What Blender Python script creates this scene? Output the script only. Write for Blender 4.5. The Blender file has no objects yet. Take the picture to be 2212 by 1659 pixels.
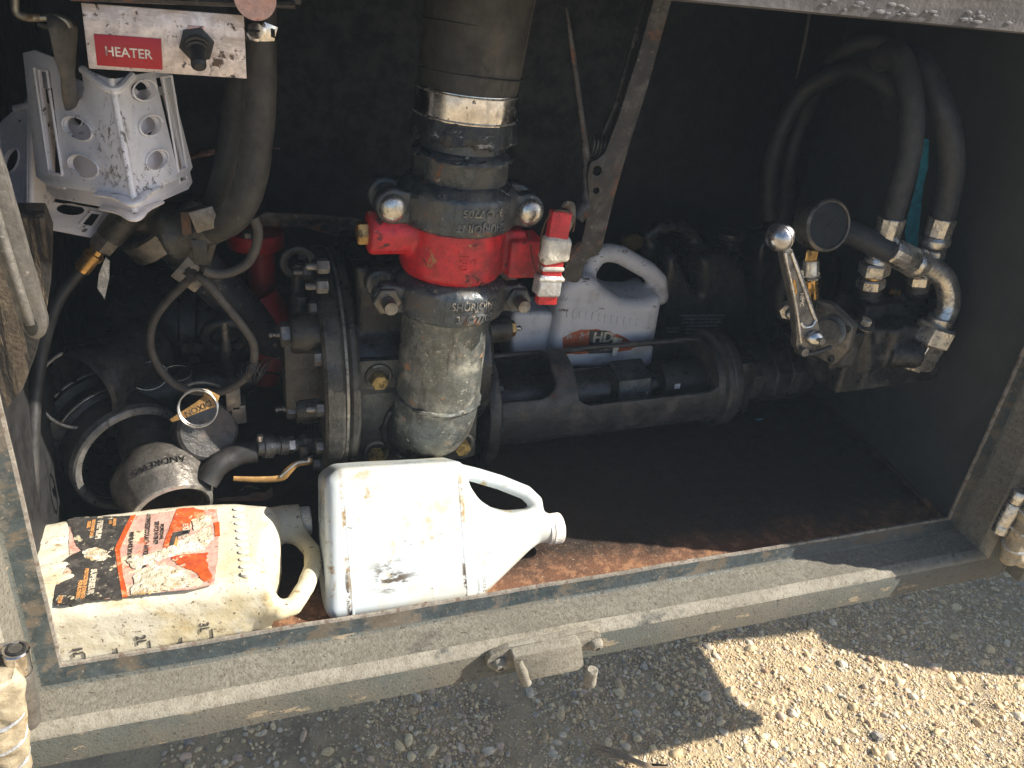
import bpy, bmesh, math, random
import numpy as np
from mathutils import Vector, Matrix, noise
from mathutils.geometry import tessellate_polygon
random.seed(7); np.random.seed(7)
SC = bpy.context.scene
COL = SC.collection
# ------------------------------------------------------------------ camera
F = 1750.0                      # focal length in units of a 2212 px wide picture
CX = np.array([5024., -385., F]); CX /= np.linalg.norm(CX)
CZ = np.array([-400., 3232., F]); CZ -= CX*CZ.dot(CX); CZ /= -np.linalg.norm(CZ)
CY = np.cross(CZ, CX)
CAM = np.array([0., -.75, .78])
cd = bpy.data.cameras.new('camera'); co = bpy.data.objects.new('camera', cd); COL.objects.link(co)
cd.sensor_width = 36; cd.lens = 36*F/2212; cd.clip_start = .02; cd.clip_end = 3000
co.matrix_world = Matrix(((CX[0], -CX[1], -CX[2], CAM[0]), (CY[0], -CY[1], -CY[2], CAM[1]), (CZ[0], -CZ[1], -CZ[2], CAM[2]), (0, 0, 0, 1)))
SC.camera = co
# ------------------------------------------------------------------ world, sun, exposure
SUN = np.array([-1.25, .43, -1.0]); SUN /= np.linalg.norm(SUN)
w = bpy.data.worlds.new('World'); SC.world = w; w.use_nodes = True
nt = w.node_tree; nt.nodes.clear()
sky = nt.nodes.new('ShaderNodeTexSky'); sky.sky_type = 'NISHITA'; sky.sun_disc = False; sky.dust_density = 1.2; sky.air_density = .8; sky.ozone_density = .6
sky.sun_elevation = math.asin(-SUN[2]); sky.sun_rotation = math.atan2(-SUN[0], -SUN[1])
bg = nt.nodes.new('ShaderNodeBackground'); bg.inputs['Strength'].default_value = .08
wo = nt.nodes.new('ShaderNodeOutputWorld')
nt.links.new(sky.outputs[0], bg.inputs[0]); nt.links.new(bg.outputs[0], wo.inputs[0])
sl = bpy.data.lights.new('sun', 'SUN'); sl.energy = 5.0; sl.angle = math.radians(.53); sl.color = (1, .93, .82)
so = bpy.data.objects.new('sun', sl); COL.objects.link(so)
so.rotation_euler = Vector(SUN).to_track_quat('-Z', 'Y').to_euler()
SC.view_settings.view_transform = 'Standard'; SC.view_settings.look = 'None'
SC.view_settings.exposure = 1.0; SC.view_settings.gamma = 1
try: SC.view_settings.use_curve_mapping = False
except Exception: pass
SC.render.engine = 'CYCLES'
SC.cycles.max_bounces = 8; SC.cycles.diffuse_bounces = 5; SC.cycles.glossy_bounces = 4
# ------------------------------------------------------------------ measuring: a pixel of the 2212x1659 picture meets a plane of the place
def V(*a): return np.array(a, float)
def nrm(a): a = np.array(a, float); return a/np.linalg.norm(a)
def ray(u, v): c = V(u-1106, v-829.5, F); return V(c@CX, c@CY, c@CZ)
def PY(u, v, y): r = ray(u, v); return CAM+r*(y-CAM[1])/r[1]
def PZ(u, v, z): r = ray(u, v); return CAM+r*(z-CAM[2])/r[2]
def PX(u, v, x): r = ray(u, v); return CAM+r*(x-CAM[0])/r[0]
def PP(u, v, O, n): r = ray(u, v); O = np.array(O); n = np.array(n); return CAM+r*((O-CAM)@n)/(r@n)
FW = V(CX[2], CY[2], CZ[2])
def S(p): return float((np.array(p)-CAM)@FW)/F     # metres covered by one pixel at p
# ------------------------------------------------------------------ materials
MATS = {}
def M(name, c, r=.5, m=0., layers=(), bump=.0, bscale=80., rv=.16, cv=.15, cs=14., spec=.5, spots=()):
    if name in MATS: return MATS[name]
    mt = bpy.data.materials.new(name); mt.use_nodes = True; n = mt.node_tree.nodes; L = mt.node_tree.links
    b = n['Principled BSDF']; tc = n.new('ShaderNodeTexCoord'); b.inputs['Specular IOR Level'].default_value = spec
    def noise_(scale, detail=5, st=None, rough=.6):
        src = tc.outputs['Object']
        if st:
            mp = n.new('ShaderNodeMapping'); mp.inputs['Scale'].default_value = st; L.new(src, mp.inputs[0]); src = mp.outputs[0]
        k = n.new('ShaderNodeTexNoise'); k.inputs['Scale'].default_value = scale; k.inputs['Detail'].default_value = detail
        k.inputs['Roughness'].default_value = rough; L.new(src, k.inputs['Vector']); return k.outputs['Fac']
    def mr(src, a, b_, c0=0., c1=1.):
        k = n.new('ShaderNodeMapRange'); k.interpolation_type = 'SMOOTHSTEP'; L.new(src, k.inputs[0])
        for i, x in zip((1, 2, 3, 4), (a, b_, c0, c1)): k.inputs[i].default_value = x
        return k.outputs[0]
    def mixc(f, a, b_):
        k = n.new('ShaderNodeMix'); k.data_type = 'RGBA'; L.new(f, k.inputs[0])
        for i, x in ((6, a), (7, b_)):
            if isinstance(x, tuple): k.inputs[i].default_value = (*x[:3], 1)
            else: L.new(x, k.inputs[i])
        return k.outputs[2]
    def mixf(f, a, b_):
        k = n.new('ShaderNodeMix'); L.new(f, k.inputs[0])
        for i, x in ((2, a), (3, b_)):
            if isinstance(x, (int, float)): k.inputs[i].default_value = x
            else: L.new(x, k.inputs[i])
        return k.outputs[0]
    f0 = noise_(cs, 6)
    col = mixc(mr(f0, .3, .7), tuple(x*(1-cv) for x in c), tuple(min(1, x*(1+cv)) for x in c))
    if cv > .1 and not name.startswith(('frame', 'ridge', 'stone', 'ground', 'wall', 'cavity', 'header', 'floor')):
        k = n.new('ShaderNodeMix'); k.data_type = 'RGBA'; k.blend_type = 'MULTIPLY'; k.inputs[0].default_value = 1.; L.new(col, k.inputs[6])
        q = n.new('ShaderNodeCombineColor'); v1 = mr(noise_(cs*5, 8, None, .72), .38, .62, .76, 1.18)
        for i in range(3): L.new(v1, q.inputs[i])
        L.new(q.outputs[0], k.inputs[7]); col = k.outputs[2]
    ro = mr(noise_(cs*3, 6, None, .7), .36, .64, max(.04, r-rv), min(1, r+rv)); me = m
    bh = None
    for ly in layers:   # (colour, rough, metal, scale, lo, hi, stretch, height)
        lc, lr, lm, sc_, lo, hi = ly[:6]; st = ly[6] if len(ly) > 6 else None; hh = ly[7] if len(ly) > 7 else 0
        sh = .03 if lo > .6 else .0
        mk = mr(noise_(sc_, 8, st, .68), lo-sh, hi-sh)
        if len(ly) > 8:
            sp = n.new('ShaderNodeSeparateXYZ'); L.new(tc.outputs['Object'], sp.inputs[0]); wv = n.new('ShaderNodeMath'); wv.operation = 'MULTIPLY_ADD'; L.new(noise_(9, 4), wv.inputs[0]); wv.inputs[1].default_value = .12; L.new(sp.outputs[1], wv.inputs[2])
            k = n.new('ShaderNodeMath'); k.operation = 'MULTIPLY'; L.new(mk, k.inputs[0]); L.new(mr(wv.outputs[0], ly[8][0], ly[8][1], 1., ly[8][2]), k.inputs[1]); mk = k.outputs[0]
        col = mixc(mk, col, tuple(lc)); ro = mixf(mk, ro, lr); me = mixf(mk, me, lm)
        if hh:
            k = n.new('ShaderNodeMath'); k.operation = 'MULTIPLY'; L.new(mk, k.inputs[0]); k.inputs[1].default_value = hh
            if bh is None: bh = k.outputs[0]
            else:
                a = n.new('ShaderNodeMath'); L.new(bh, a.inputs[0]); L.new(k.outputs[0], a.inputs[1]); bh = a.outputs[0]
    for (sc0, srad, scol, sns, slo, shi, sst) in spots:   # stains with a place of their own: centre, radii, colour, noise
        mp = n.new('ShaderNodeMapping'); mp.vector_type = 'POINT'; mp.inputs['Scale'].default_value = tuple(1/x for x in srad); mp.inputs['Location'].default_value = tuple(-c_/x for c_, x in zip(sc0, srad)); L.new(tc.outputs['Object'], mp.inputs[0])
        ln = n.new('ShaderNodeVectorMath'); ln.operation = 'LENGTH'; L.new(mp.outputs[0], ln.inputs[0])
        k = n.new('ShaderNodeMath'); k.operation = 'MULTIPLY'; L.new(mr(ln.outputs['Value'], .25, 1.0, 1., 0.), k.inputs[0]); L.new(mr(noise_(sns, 8, sst, .7), slo, shi), k.inputs[1])
        col = mixc(k.outputs[0], col, tuple(scol)); ro = mixf(k.outputs[0], ro, .85)
    L.new(col, b.inputs['Base Color']); L.new(ro, b.inputs['Roughness'])
    if isinstance(me, (int, float)): b.inputs['Metallic'].default_value = me
    else: L.new(me, b.inputs['Metallic'])
    if bump or bh is not None:
        bp = n.new('ShaderNodeBump'); bp.inputs['Distance'].default_value = .001; bp.inputs['Strength'].default_value = 1.
        k = n.new('ShaderNodeMath'); k.operation = 'MULTIPLY'; L.new(noise_(bscale, 5), k.inputs[0]); k.inputs[1].default_value = bump
        h = k.outputs[0]
        if bh is not None:
            a = n.new('ShaderNodeMath'); L.new(h, a.inputs[0]); L.new(bh, a.inputs[1]); h = a.outputs[0]
        L.new(h, bp.inputs['Height']); L.new(bp.outputs[0], b.inputs['Normal'])
    MATS[name] = mt
    return mt
RUST = (.16, .055, .02); DUST = (.30, .25, .18); GREASE = (.012, .011, .010); MUD = (.17, .13, .085)
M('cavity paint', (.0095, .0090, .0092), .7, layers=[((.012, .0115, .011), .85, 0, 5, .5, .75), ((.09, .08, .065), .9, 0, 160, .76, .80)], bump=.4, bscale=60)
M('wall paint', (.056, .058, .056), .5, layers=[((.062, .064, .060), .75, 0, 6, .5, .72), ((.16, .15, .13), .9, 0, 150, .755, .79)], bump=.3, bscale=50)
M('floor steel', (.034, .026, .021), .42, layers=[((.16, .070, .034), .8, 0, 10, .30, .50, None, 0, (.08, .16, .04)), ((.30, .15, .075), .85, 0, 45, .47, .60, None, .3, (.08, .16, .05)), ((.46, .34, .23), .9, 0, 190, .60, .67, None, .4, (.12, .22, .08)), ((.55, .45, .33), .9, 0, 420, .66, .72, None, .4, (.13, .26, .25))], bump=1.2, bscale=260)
M('frame paint', (.085, .093, .083), .55, layers=[((.13, .118, .092), .9, 0, 5, .45, .62), ((.27, .22, .15), .95, 0, 14, .60, .64, (1, 2.4, 2.4), .5), ((.06, .052, .042), .9, 0, 200, .56, .66, None, -.5), ((.30, .26, .20), .95, 0, 260, .58, .68, None, .7)], bump=1.0, bscale=320)
M('frame top paint', (.175, .163, .132), .92, layers=[((.125, .112, .088), .92, 0, 150, .40, .62), ((.25, .23, .185), .92, 0, 260, .56, .68, None, .5), ((.085, .078, .064), .9, 0, 7, .60, .72), ((.07, .06, .05), .9, 0, 220, .60, .68, None, -.8)], bump=1.5, bscale=320)
M('header shade paint', (.10, .095, .10), .6, layers=[((.17, .16, .155), .8, 0, 20, .46, .64, (.2, 1, 1)), ((.05, .05, .055), .5, 0, 30, .6, .68)], bump=1.5, bscale=90)  # darker than the frame: the top rail's shade is put into this colour
M('ridge dust', (.26, .24, .195), .92, layers=[((.19, .17, .13), .92, 0, 90, .45, .65), ((.40, .37, .30), .92, 0, 240, .56, .68, None, .8), ((.08, .08, .07), .8, 0, 12, .62, .72)], bump=1.3, bscale=320)
M('lip paint', (.040, .052, .054), .42, layers=[((.12, .10, .074), .9, 0, 9, .50, .58), ((.10, .08, .055), .9, 0, 40, .52, .62, (.5, 1, 1)), ((.2, .17, .13), .9, 0, 240, .62, .7)], bump=.6, bscale=220)
M('lip edge', (.24, .215, .18), .7, layers=[((.14, .10, .075), .9, 0, 90, .5, .62)], bump=1, bscale=300)
M('black iron', (.036, .036, .037), .32, .45, layers=[((.06, .057, .05), .6, .2, 30, .5, .72), ((.10, .04, .02), .9, 0, 60, .66, .74), ((.14, .12, .095), .8, 0, 70, .66, .74)], bump=1.4, bscale=90)
M('coupling iron', (.075, .088, .100), .30, .55, layers=[((.11, .10, .085), .6, .2, 26, .46, .64), ((.22, .09, .035), .9, 0, 40, .60, .68), ((.36, .33, .27), .7, 0, 75, .64, .70)], bump=1.2, bscale=190)
M('cast letter', (.12, .13, .14), .36, .4, layers=[((.3, .26, .2), .8, 0, 90, .5, .62)], bump=.4)
M('block iron', (.032, .032, .034), .38, .35, layers=[((.10, .095, .088), .6, .2, 28, .48, .68), ((.2, .18, .15), .8, 0, 200, .66, .72)], bump=1.2, bscale=170)
M('oily iron', (.028, .027, .025), .30, .35, layers=[((.07, .062, .05), .5, .2, 26, .48, .66), ((.14, .12, .095), .8, 0, 90, .64, .70)], bump=1.4, bscale=120)
M('suction pipe metal', (.060, .062, .070), .42, .35, layers=[((.11, .10, .09), .6, .2, 22, .48, .68), ((.26, .22, .17), .7, 0, 70, .62, .68)], bump=1., bscale=120)
M('pump iron', (.044, .042, .038), .38, .3, layers=[((.10, .092, .075), .6, .2, 28, .46, .7), ((.02, .02, .02), .3, .2, 12, .6, .72), ((.17, .15, .12), .8, 0, 230, .64, .72)], bump=1.2, bscale=200)
M('plate iron', (.12, .115, .10), .42, .35, layers=[((.06, .057, .05), .4, .3, 22, .45, .65), ((.24, .22, .18), .8, 0, 190, .62, .7)], bump=.7, bscale=200)
M('housing iron', (.062, .058, .054), .45, .3, layers=[((.12, .095, .08), .7, .1, 18, .50, .66), ((.13, .11, .09), .8, 0, 130, .66, .73), ((.10, .045, .03), .9, 0, 40, .62, .72)], bump=1.1, bscale=170)
M('pipe metal', (.155, .165, .155), .34, .5, layers=[((.34, .33, .27), .6, .3, 20, .5, .68), ((.075, .07, .06), .4, .4, 34, .54, .66, (1, 1, .25)), ((.34, .16, .07), .9, 0, 36, .64, .70), ((.48, .44, .35), .8, 0, 120, .60, .68)], bump=.9, bscale=210)
M('worn edge', (.28, .26, .22), .45, .6, layers=[((.1, .09, .07), .6, .3, 60, .5, .6)], bump=.5)
M('zinc', (.64, .61, .56), .30, .9, layers=[((.34, .31, .27), .5, .6, 60, .5, .68), ((.12, .10, .08), .7, .2, 120, .62, .7)], bump=.5, bscale=260)
M('satin steel', (.56, .55, .56), .30, .95, layers=[((.34, .33, .33), .4, .9, 60, .54, .7), ((.14, .12, .1), .5, .4, 70, .66, .72)], bump=.2)
M('polished steel', (.72, .68, .64), .13, 1., layers=[((.42, .38, .34), .3, .9, 90, .55, .7, (1, 1, .2)), ((.14, .12, .1), .5, .4, 70, .66, .72)], bump=.12)
M('aluminium', (.62, .61, .60), .33, .95, layers=[((.35, .34, .33), .5, .8, 45, .55, .7)], bump=.4, bscale=160)
M('dull alloy', (.20, .185, .165), .42, .75, layers=[((.09, .08, .07), .6, .4, 30, .46, .64), ((.3, .27, .22), .6, .5, 160, .6, .7)], bump=.7, bscale=180)
M('alloy rim', (.36, .34, .31), .42, .7, layers=[((.12, .11, .1), .6, .4, 60, .52, .66)], bump=.6)
M('grey lever', (.17, .158, .14), .5, .5, layers=[((.10, .09, .08), .7, .2, 30, .5, .66), ((.4, .38, .33), .6, .4, 140, .6, .7)], bump=.7, bscale=200)
M('brass', (.55, .34, .12), .3, .9, layers=[((.12, .08, .04), .6, .4, 60, .54, .68)], bump=.5)
M('tag brass', (.42, .24, .08), .5, .3, layers=[((.2, .12, .05), .8, 0, 70, .56, .66)], bump=.6)
M('yellow bolt', (.62, .42, .14), .5, .3, layers=[((.2, .12, .04), .8, 0, 150, .52, .62)], bump=1.2, bscale=260)
M('copper', (.62, .36, .28), .4, .7, layers=[((.25, .12, .09), .7, .2, 60, .52, .66)], bump=.3)
M('red paint', (.58, .022, .030), .42, layers=[((.26, .022, .025), .6, 0, 14, .46, .64), ((.05, .025, .02), .8, 0, 46, .625, .67), ((.40, .20, .08), .9, 0, 30, .655, .69), ((.5, .25, .2), .8, 0, 240, .66, .72)], bump=.5, bscale=150)
M('dark red paint', (.30, .008, .010), .45, layers=[((.08, .01, .01), .7, 0, 20, .5, .7)], bump=.5, bscale=120)
M('hose rubber', (.036, .033, .029), .60, layers=[((.10, .086, .066), .8, 0, 14, .48, .66, (1, 1, .5)), ((.11, .10, .085), .8, 0, 90, .66, .74, (1, 1, .3))], bump=.8, bscale=90)
M('hose rubber black', (.022, .021, .0205), .55, layers=[((.06, .056, .05), .8, 0, 16, .5, .7)], bump=.6, bscale=120)
M('hydraulic rubber', (.030, .031, .035), .6, layers=[((.065, .062, .06), .8, 0, 10, .45, .7), ((.12, .12, .12), .8, 0, 160, .7, .76)], bump=.9, bscale=200)
M('cable rubber', (.075, .066, .056), .62, layers=[((.12, .105, .085), .8, 0, 20, .5, .7), ((.03, .028, .025), .7, 0, 60, .58, .7)], bump=.6, bscale=150)
M('ragged rubber', (.022, .024, .027), .45, layers=[((.26, .27, .28), .8, 0, 48, .57, .62, (1, 1, 2.4))], bump=2.5, bscale=110)
M('white plastic', (.92, .88, .90), .34, layers=[((.60, .55, .50), .6, 0, 7, .55, .75), ((.14, .11, .09), .8, 0, 60, .645, .68, (1, .2, 1)), ((.10, .08, .07), .8, 0, 130, .70, .73)], bump=.2, cv=.04, bscale=60)
M('jug plastic', (.66, .67, .64), .32, layers=[((.60, .56, .44), .6, 0, 5, .46, .66), ((.70, .66, .52), .5, 0, 9, .5, .72), ((.36, .27, .14), .8, 0, 22, .60, .68, (1, .4, 1)), ((.10, .08, .05), .8, 0, 48, .655, .70, (.45, 1, 1)), ((.08, .07, .06), .8, 0, 170, .70, .74)], bump=.2, cv=.04, bscale=50)
M('dirty jug plastic', (.66, .62, .50), .45, layers=[((.58, .50, .32), .7, 0, 10, .42, .64), ((.42, .31, .14), .9, 0, 20, .54, .72, (.7, 1, 1)), ((.26, .17, .07), .9, 0, 70, .60, .70, (.6, 1, 1)), ((.12, .08, .04), .9, 0, 190, .63, .68), ((.72, .70, .60), .6, 0, 16, .62, .74)], bump=1.0, cv=.06, bscale=110)
M('jug cap plastic', (.72, .68, .60), .45, layers=[((.45, .36, .22), .8, 0, 30, .56, .7)], bump=.2)
M('grey jug plastic', (.66, .65, .67), .4, layers=[((.40, .36, .33), .7, 0, 9, .5, .7), ((.13, .09, .06), .9, 0, 30, .64, .70, (1, 1, 2.5)), ((.08, .06, .05), .9, 0, 110, .67, .71)], bump=.3, cv=.05)
M('black jug plastic', (.034, .034, .036), .26, layers=[((.05, .048, .046), .5, 0, 9, .5, .7)], bump=.1)
M('label black', (.050, .046, .042), .5, layers=[((.085, .076, .066), .7, 0, 60, .5, .6), ((.56, .48, .32), .8, 0, 50, .60, .64), ((.6, .5, .34), .8, 0, 230, .66, .69)], bump=.5, bscale=200)
M('label pink', (.62, .38, .31), .5, layers=[((.66, .54, .38), .8, 0, 22, .50, .60, None, .5), ((.50, .14, .07), .8, 0, 34, .56, .64), ((.22, .10, .05), .9, 0, 70, .62, .67)], bump=.5, bscale=160)
M('label orange', (.60, .105, .025), .5, layers=[((.42, .06, .02), .7, 0, 24, .5, .6), ((.62, .30, .14), .8, 0, 36, .54, .62), ((.64, .54, .36), .8, 0, 60, .61, .65)], bump=.4, bscale=160)
M('torn paper', (.68, .60, .44), .9, layers=[((.74, .70, .62), .9, 0, 24, .46, .6), ((.46, .32, .14), .9, 0, 40, .52, .64), ((.14, .09, .05), .9, 0, 120, .62, .67)], bump=5, bscale=110)
M('label grey orange', (.42, .09, .03), .5, layers=[((.4, .36, .32), .8, 0, 40, .56, .62)], bump=.3)
M('print black', (.02, .02, .02), .5); M('print white', (.62, .55, .42), .6, layers=[((.3, .25, .2), .8, 0, 200, .55, .62)]); M('print pale', (.75, .78, .82), .6)
M('print orange', (.62, .30, .10), .6); M('sign red', (.42, .008, .022), .38, layers=[((.12, .01, .015), .6, 0, 70, .66, .71)], cv=.06, bump=.1)
M('sign white', (.80, .74, .68), .5, layers=[((.3, .2, .18), .8, 0, 60, .56, .62)])
M('panel metal', (.70, .63, .63), .42, .45, layers=[((.48, .40, .36), .6, .3, 22, .48, .62, (.4, 1, 2)), ((.12, .085, .06), .9, 0, 34, .605, .66), ((.09, .07, .06), .9, 0, 90, .63, .67)], bump=.4, bscale=130)
M('switch rubber', (.018, .018, .018), .5, bump=.4)
M('tape', (.66, .62, .53), .4, layers=[((.42, .42, .42), .4, .4, 26, .45, .6), ((.25, .2, .13), .8, 0, 70, .62, .7)], bump=2.5, bscale=90)
M('silver tape', (.52, .53, .54), .35, .5, layers=[((.35, .33, .3), .5, .3, 40, .5, .65)], bump=2.0, bscale=110)
M('wood', (.085, .064, .042), .85, layers=[((.014, .011, .008), .9, 0, 34, .47, .53, (1, 1, .13), -2.2), ((.20, .15, .095), .9, 0, 70, .56, .66, (1, 1, .14), .8)], bump=2.5, bscale=130)
M('foam wrap', (.34, .28, .185), .7, layers=[((.44, .39, .29), .6, 0, 16, .5, .66), ((.22, .15, .07), .9, 0, 30, .52, .66), ((.12, .08, .05), .9, 0, 160, .70, .74)], bump=2.5, bscale=70)
M('foam silver', (.46, .44, .46), .35, .3, bump=3, bscale=60)
M('strap rubber', (.085, .078, .070), .6, layers=[((.15, .13, .11), .8, 0, 30, .5, .65)], bump=.7)
M('hook steel', (.34, .31, .25), .4, .8, layers=[((.16, .1, .05), .8, .2, 50, .54, .66)])
M('teal strap', (.025, .26, .34), .45, layers=[((.04, .40, .48), .6, 0, 90, .55, .65)], bump=.8)
M('lever black', (.034, .031, .032), .42, .3, layers=[((.09, .085, .08), .6, .2, 34, .48, .64), ((.15, .065, .035), .9, 0, 18, .54, .62), ((.2, .17, .14), .8, 0, 140, .66, .72)], bump=1.2, bscale=190)
M('rust clevis', (.12, .075, .05), .7, .3, layers=[((.2, .085, .04), .9, 0, 40, .5, .65)], bump=1.4)
M('gauge face', (.016, .017, .02), .42, layers=[((.05, .05, .05), .6, 0, 40, .5, .7)], cv=.05, spec=.18)
M('wire', (.30, .29, .27), .3, .9)
M('dim yellow', (.10, .06, .012), .7)
M('yellow mark', (.72, .32, .03), .6)
M('twig bark', (.30, .22, .14), .8, bump=1)
M('shadow black', (.006, .006, .006), .8)
M('ground soil', (.47, .36, .21), .95, layers=[((.30, .235, .15), .95, 0, 5, .48, .64), ((.54, .44, .28), .95, 0, 60, .50, .64, None, .6), ((.12, .095, .07), .95, 0, 130, .58, .68, None, -.6)], bump=5, bscale=120)
# ------------------------------------------------------------------ geometry collector
def basis(a):
    a = nrm(a); t = V(0, 0, 1) if abs(a[2]) < .85 else V(0, 1, 0)
    u = nrm(np.cross(t, a)); return u, np.cross(a, u), a
class G:
    def __init__(s): s.v = []; s.f = []; s.n = 0
    def add(s, vs, fs):
        s.v.append(np.asarray(vs, float)); s.f += [tuple(i+s.n for i in f) for f in fs]; s.n += len(vs); return s
    def box(s, c, sz, R=None):
        c = np.array(c, float); h = np.array(sz)/2.
        p = np.array([[x, y, z] for x in (-1, 1) for y in (-1, 1) for z in (-1, 1)])*h
        if R is not None: p = p@np.array(R)          # rows of R = local axes in world
        return s.add(p+c, [(0, 1, 3, 2), (4, 6, 7, 5), (0, 4, 5, 1), (2, 3, 7, 6), (0, 2, 6, 4), (1, 5, 7, 3)])
    def lathe(s, p0, axis, prof, n=28, ux=None, arc=None, sx=1, sy=1, cap=True, phase=0):
        u, v_, a = basis(axis)
        if ux is not None: u = nrm(np.array(ux)-a*np.dot(ux, a)); v_ = np.cross(a, u)
        vs = []; fs = []; m = len(prof)
        for t, r in prof:
            for k in range(n):
                th = 2*math.pi*(k+phase)/n; vs.append(np.array(p0)+a*t+(u*math.cos(th)*sx+v_*math.sin(th)*sy)*r)
        for i in range(m-1):
            for k in range(n):
                k2 = (k+1) % n; fs.append((i*n+k, i*n+k2, (i+1)*n+k2, (i+1)*n+k))
        if cap:
            if prof[0][1] > 1e-6: fs.append(tuple(range(n-1, -1, -1)))
            if prof[-1][1] > 1e-6: fs.append(tuple((m-1)*n+k for k in range(n)))
        return s.add(vs, fs)
    def cyl(s, p0, p1, r0, r1=None, n=24):
        p0 = np.array(p0, float); d = np.array(p1)-p0; L = np.linalg.norm(d)
        return s.lathe(p0, d, [(0, r0), (L, r0 if r1 is None else r1)], n)
    def hexp(s, p0, axis, r, h, ch=.12, ph=0):
        return s.lathe(p0, axis, [(0, r*(1-ch)), (h*ch, r), (h*(1-ch), r), (h, r*(1-ch))], 6, phase=ph)
    def tube(s, pts, r, n=14, sub=6, cap=True, flat=None):
        pts = [np.array(p, float) for p in pts]; k = len(pts)
        rr = list(r) if hasattr(r, '__len__') else [r]*k
        P = []; R = []
        if sub > 1 and k > 2:
            for i in range(k-1):
                p0 = pts[i-1] if i else 2*pts[0]-pts[1]; p3 = pts[i+2] if i+2 < k else 2*pts[-1]-pts[-2]
                for j in range(sub):
                    t = j/sub; P.append(.5*((2*pts[i])+(pts[i+1]-p0)*t+(2*p0-5*pts[i]+4*pts[i+1]-p3)*t*t+(3*pts[i]-p0-3*pts[i+1]+p3)*t**3)); R.append(rr[i]*(1-t)+rr[i+1]*t)
            P.append(pts[-1]); R.append(rr[-1])
        else: P = pts; R = rr
        vs = []; fs = []; u = None
        for i, p in enumerate(P):
            d = nrm(P[min(i+1, len(P)-1)]-P[max(i-1, 0)])
            if u is None: u = basis(d)[0]
            u = nrm(u-d*np.dot(u, d)); w_ = np.cross(d, u)
            for j in range(n):
                th = 2*math.pi*j/n; vs.append(p+(u*math.cos(th)+w_*math.sin(th)*(flat or 1))*R[i])
        for i in range(len(P)-1):
            for j in range(n): j2 = (j+1) % n; fs.append((i*n+j, i*n+j2, (i+1)*n+j2, (i+1)*n+j))
        if cap: fs.append(tuple(range(n-1, -1, -1))); fs.append(tuple((len(P)-1)*n+j for j in range(n)))
        return s.add(vs, fs)
    def torus(s, c, axis, R, r, n=40, m=10, sx=1, sy=1, ux=None):
        u, v_, a = basis(axis)
        if ux is not None: u = nrm(np.array(ux)-a*np.dot(ux, a)); v_ = np.cross(a, u)
        vs = []; fs = []
        for i in range(n):
            th = 2*math.pi*i/n; d = u*math.cos(th)*sx+v_*math.sin(th)*sy
            for j in range(m): ph = 2*math.pi*j/m; vs.append(np.array(c)+d*R+(nrm(d)*math.cos(ph)+a*math.sin(ph))*r)
        for i in range(n):
            for j in range(m): i2 = (i+1) % n; j2 = (j+1) % m; fs.append((i*m+j, i2*m+j, i2*m+j2, i*m+j2))
        return s.add(vs, fs)
    def ball(s, c, r, sc=(1, 1, 1), n=20, R=None):
        vs = []; fs = []; m = n//2
        for i in range(m+1):
            for j in range(n):
                a = math.pi*i/m; b = 2*math.pi*j/n; p = V(math.sin(a)*math.cos(b), math.sin(a)*math.sin(b), math.cos(a))*np.array(sc)*r
                if R is not None: p = p@np.array(R)
                vs.append(p+np.array(c))
        for i in range(m):
            for j in range(n): j2 = (j+1) % n; fs.append((i*n+j, (i+1)*n+j, (i+1)*n+j2, i*n+j2))
        return s.add(vs, fs)
    def prism(s, poly, O, ux, uy, t0, t1, holes=()):
        O = np.array(O); ux = np.array(ux); uy = np.array(uy); uz = np.cross(ux, uy)
        loops = [list(poly)]+[list(h) for h in holes]
        tri = tessellate_polygon([[Vector((p[0], p[1], 0)) for p in l] for l in loops])
        flat = [p for l in loops for p in l]; N = len(flat)
        vs = [O+ux*p[0]+uy*p[1]+uz*t1 for p in flat]+[O+ux*p[0]+uy*p[1]+uz*t0 for p in flat]
        fs = [tuple(t) for t in tri]+[tuple(i+N for i in reversed(t)) for t in tri]
        o = 0
        for l in loops:
            k = len(l)
            for i in range(k): j = (i+1) % k; fs.append((o+i, o+j, o+j+N, o+i+N))
            o += k
        return s.add(vs, fs)
OFF = {}
def thing(name, label, cat, loc, group=None):
    o = bpy.data.objects.new(name, None); COL.objects.link(o); o.location = loc; o.empty_display_size = .02
    o['label'] = label; o['category'] = cat
    if group: o['group'] = group
    OFF[o.name] = np.array(loc, float); return o
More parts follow.
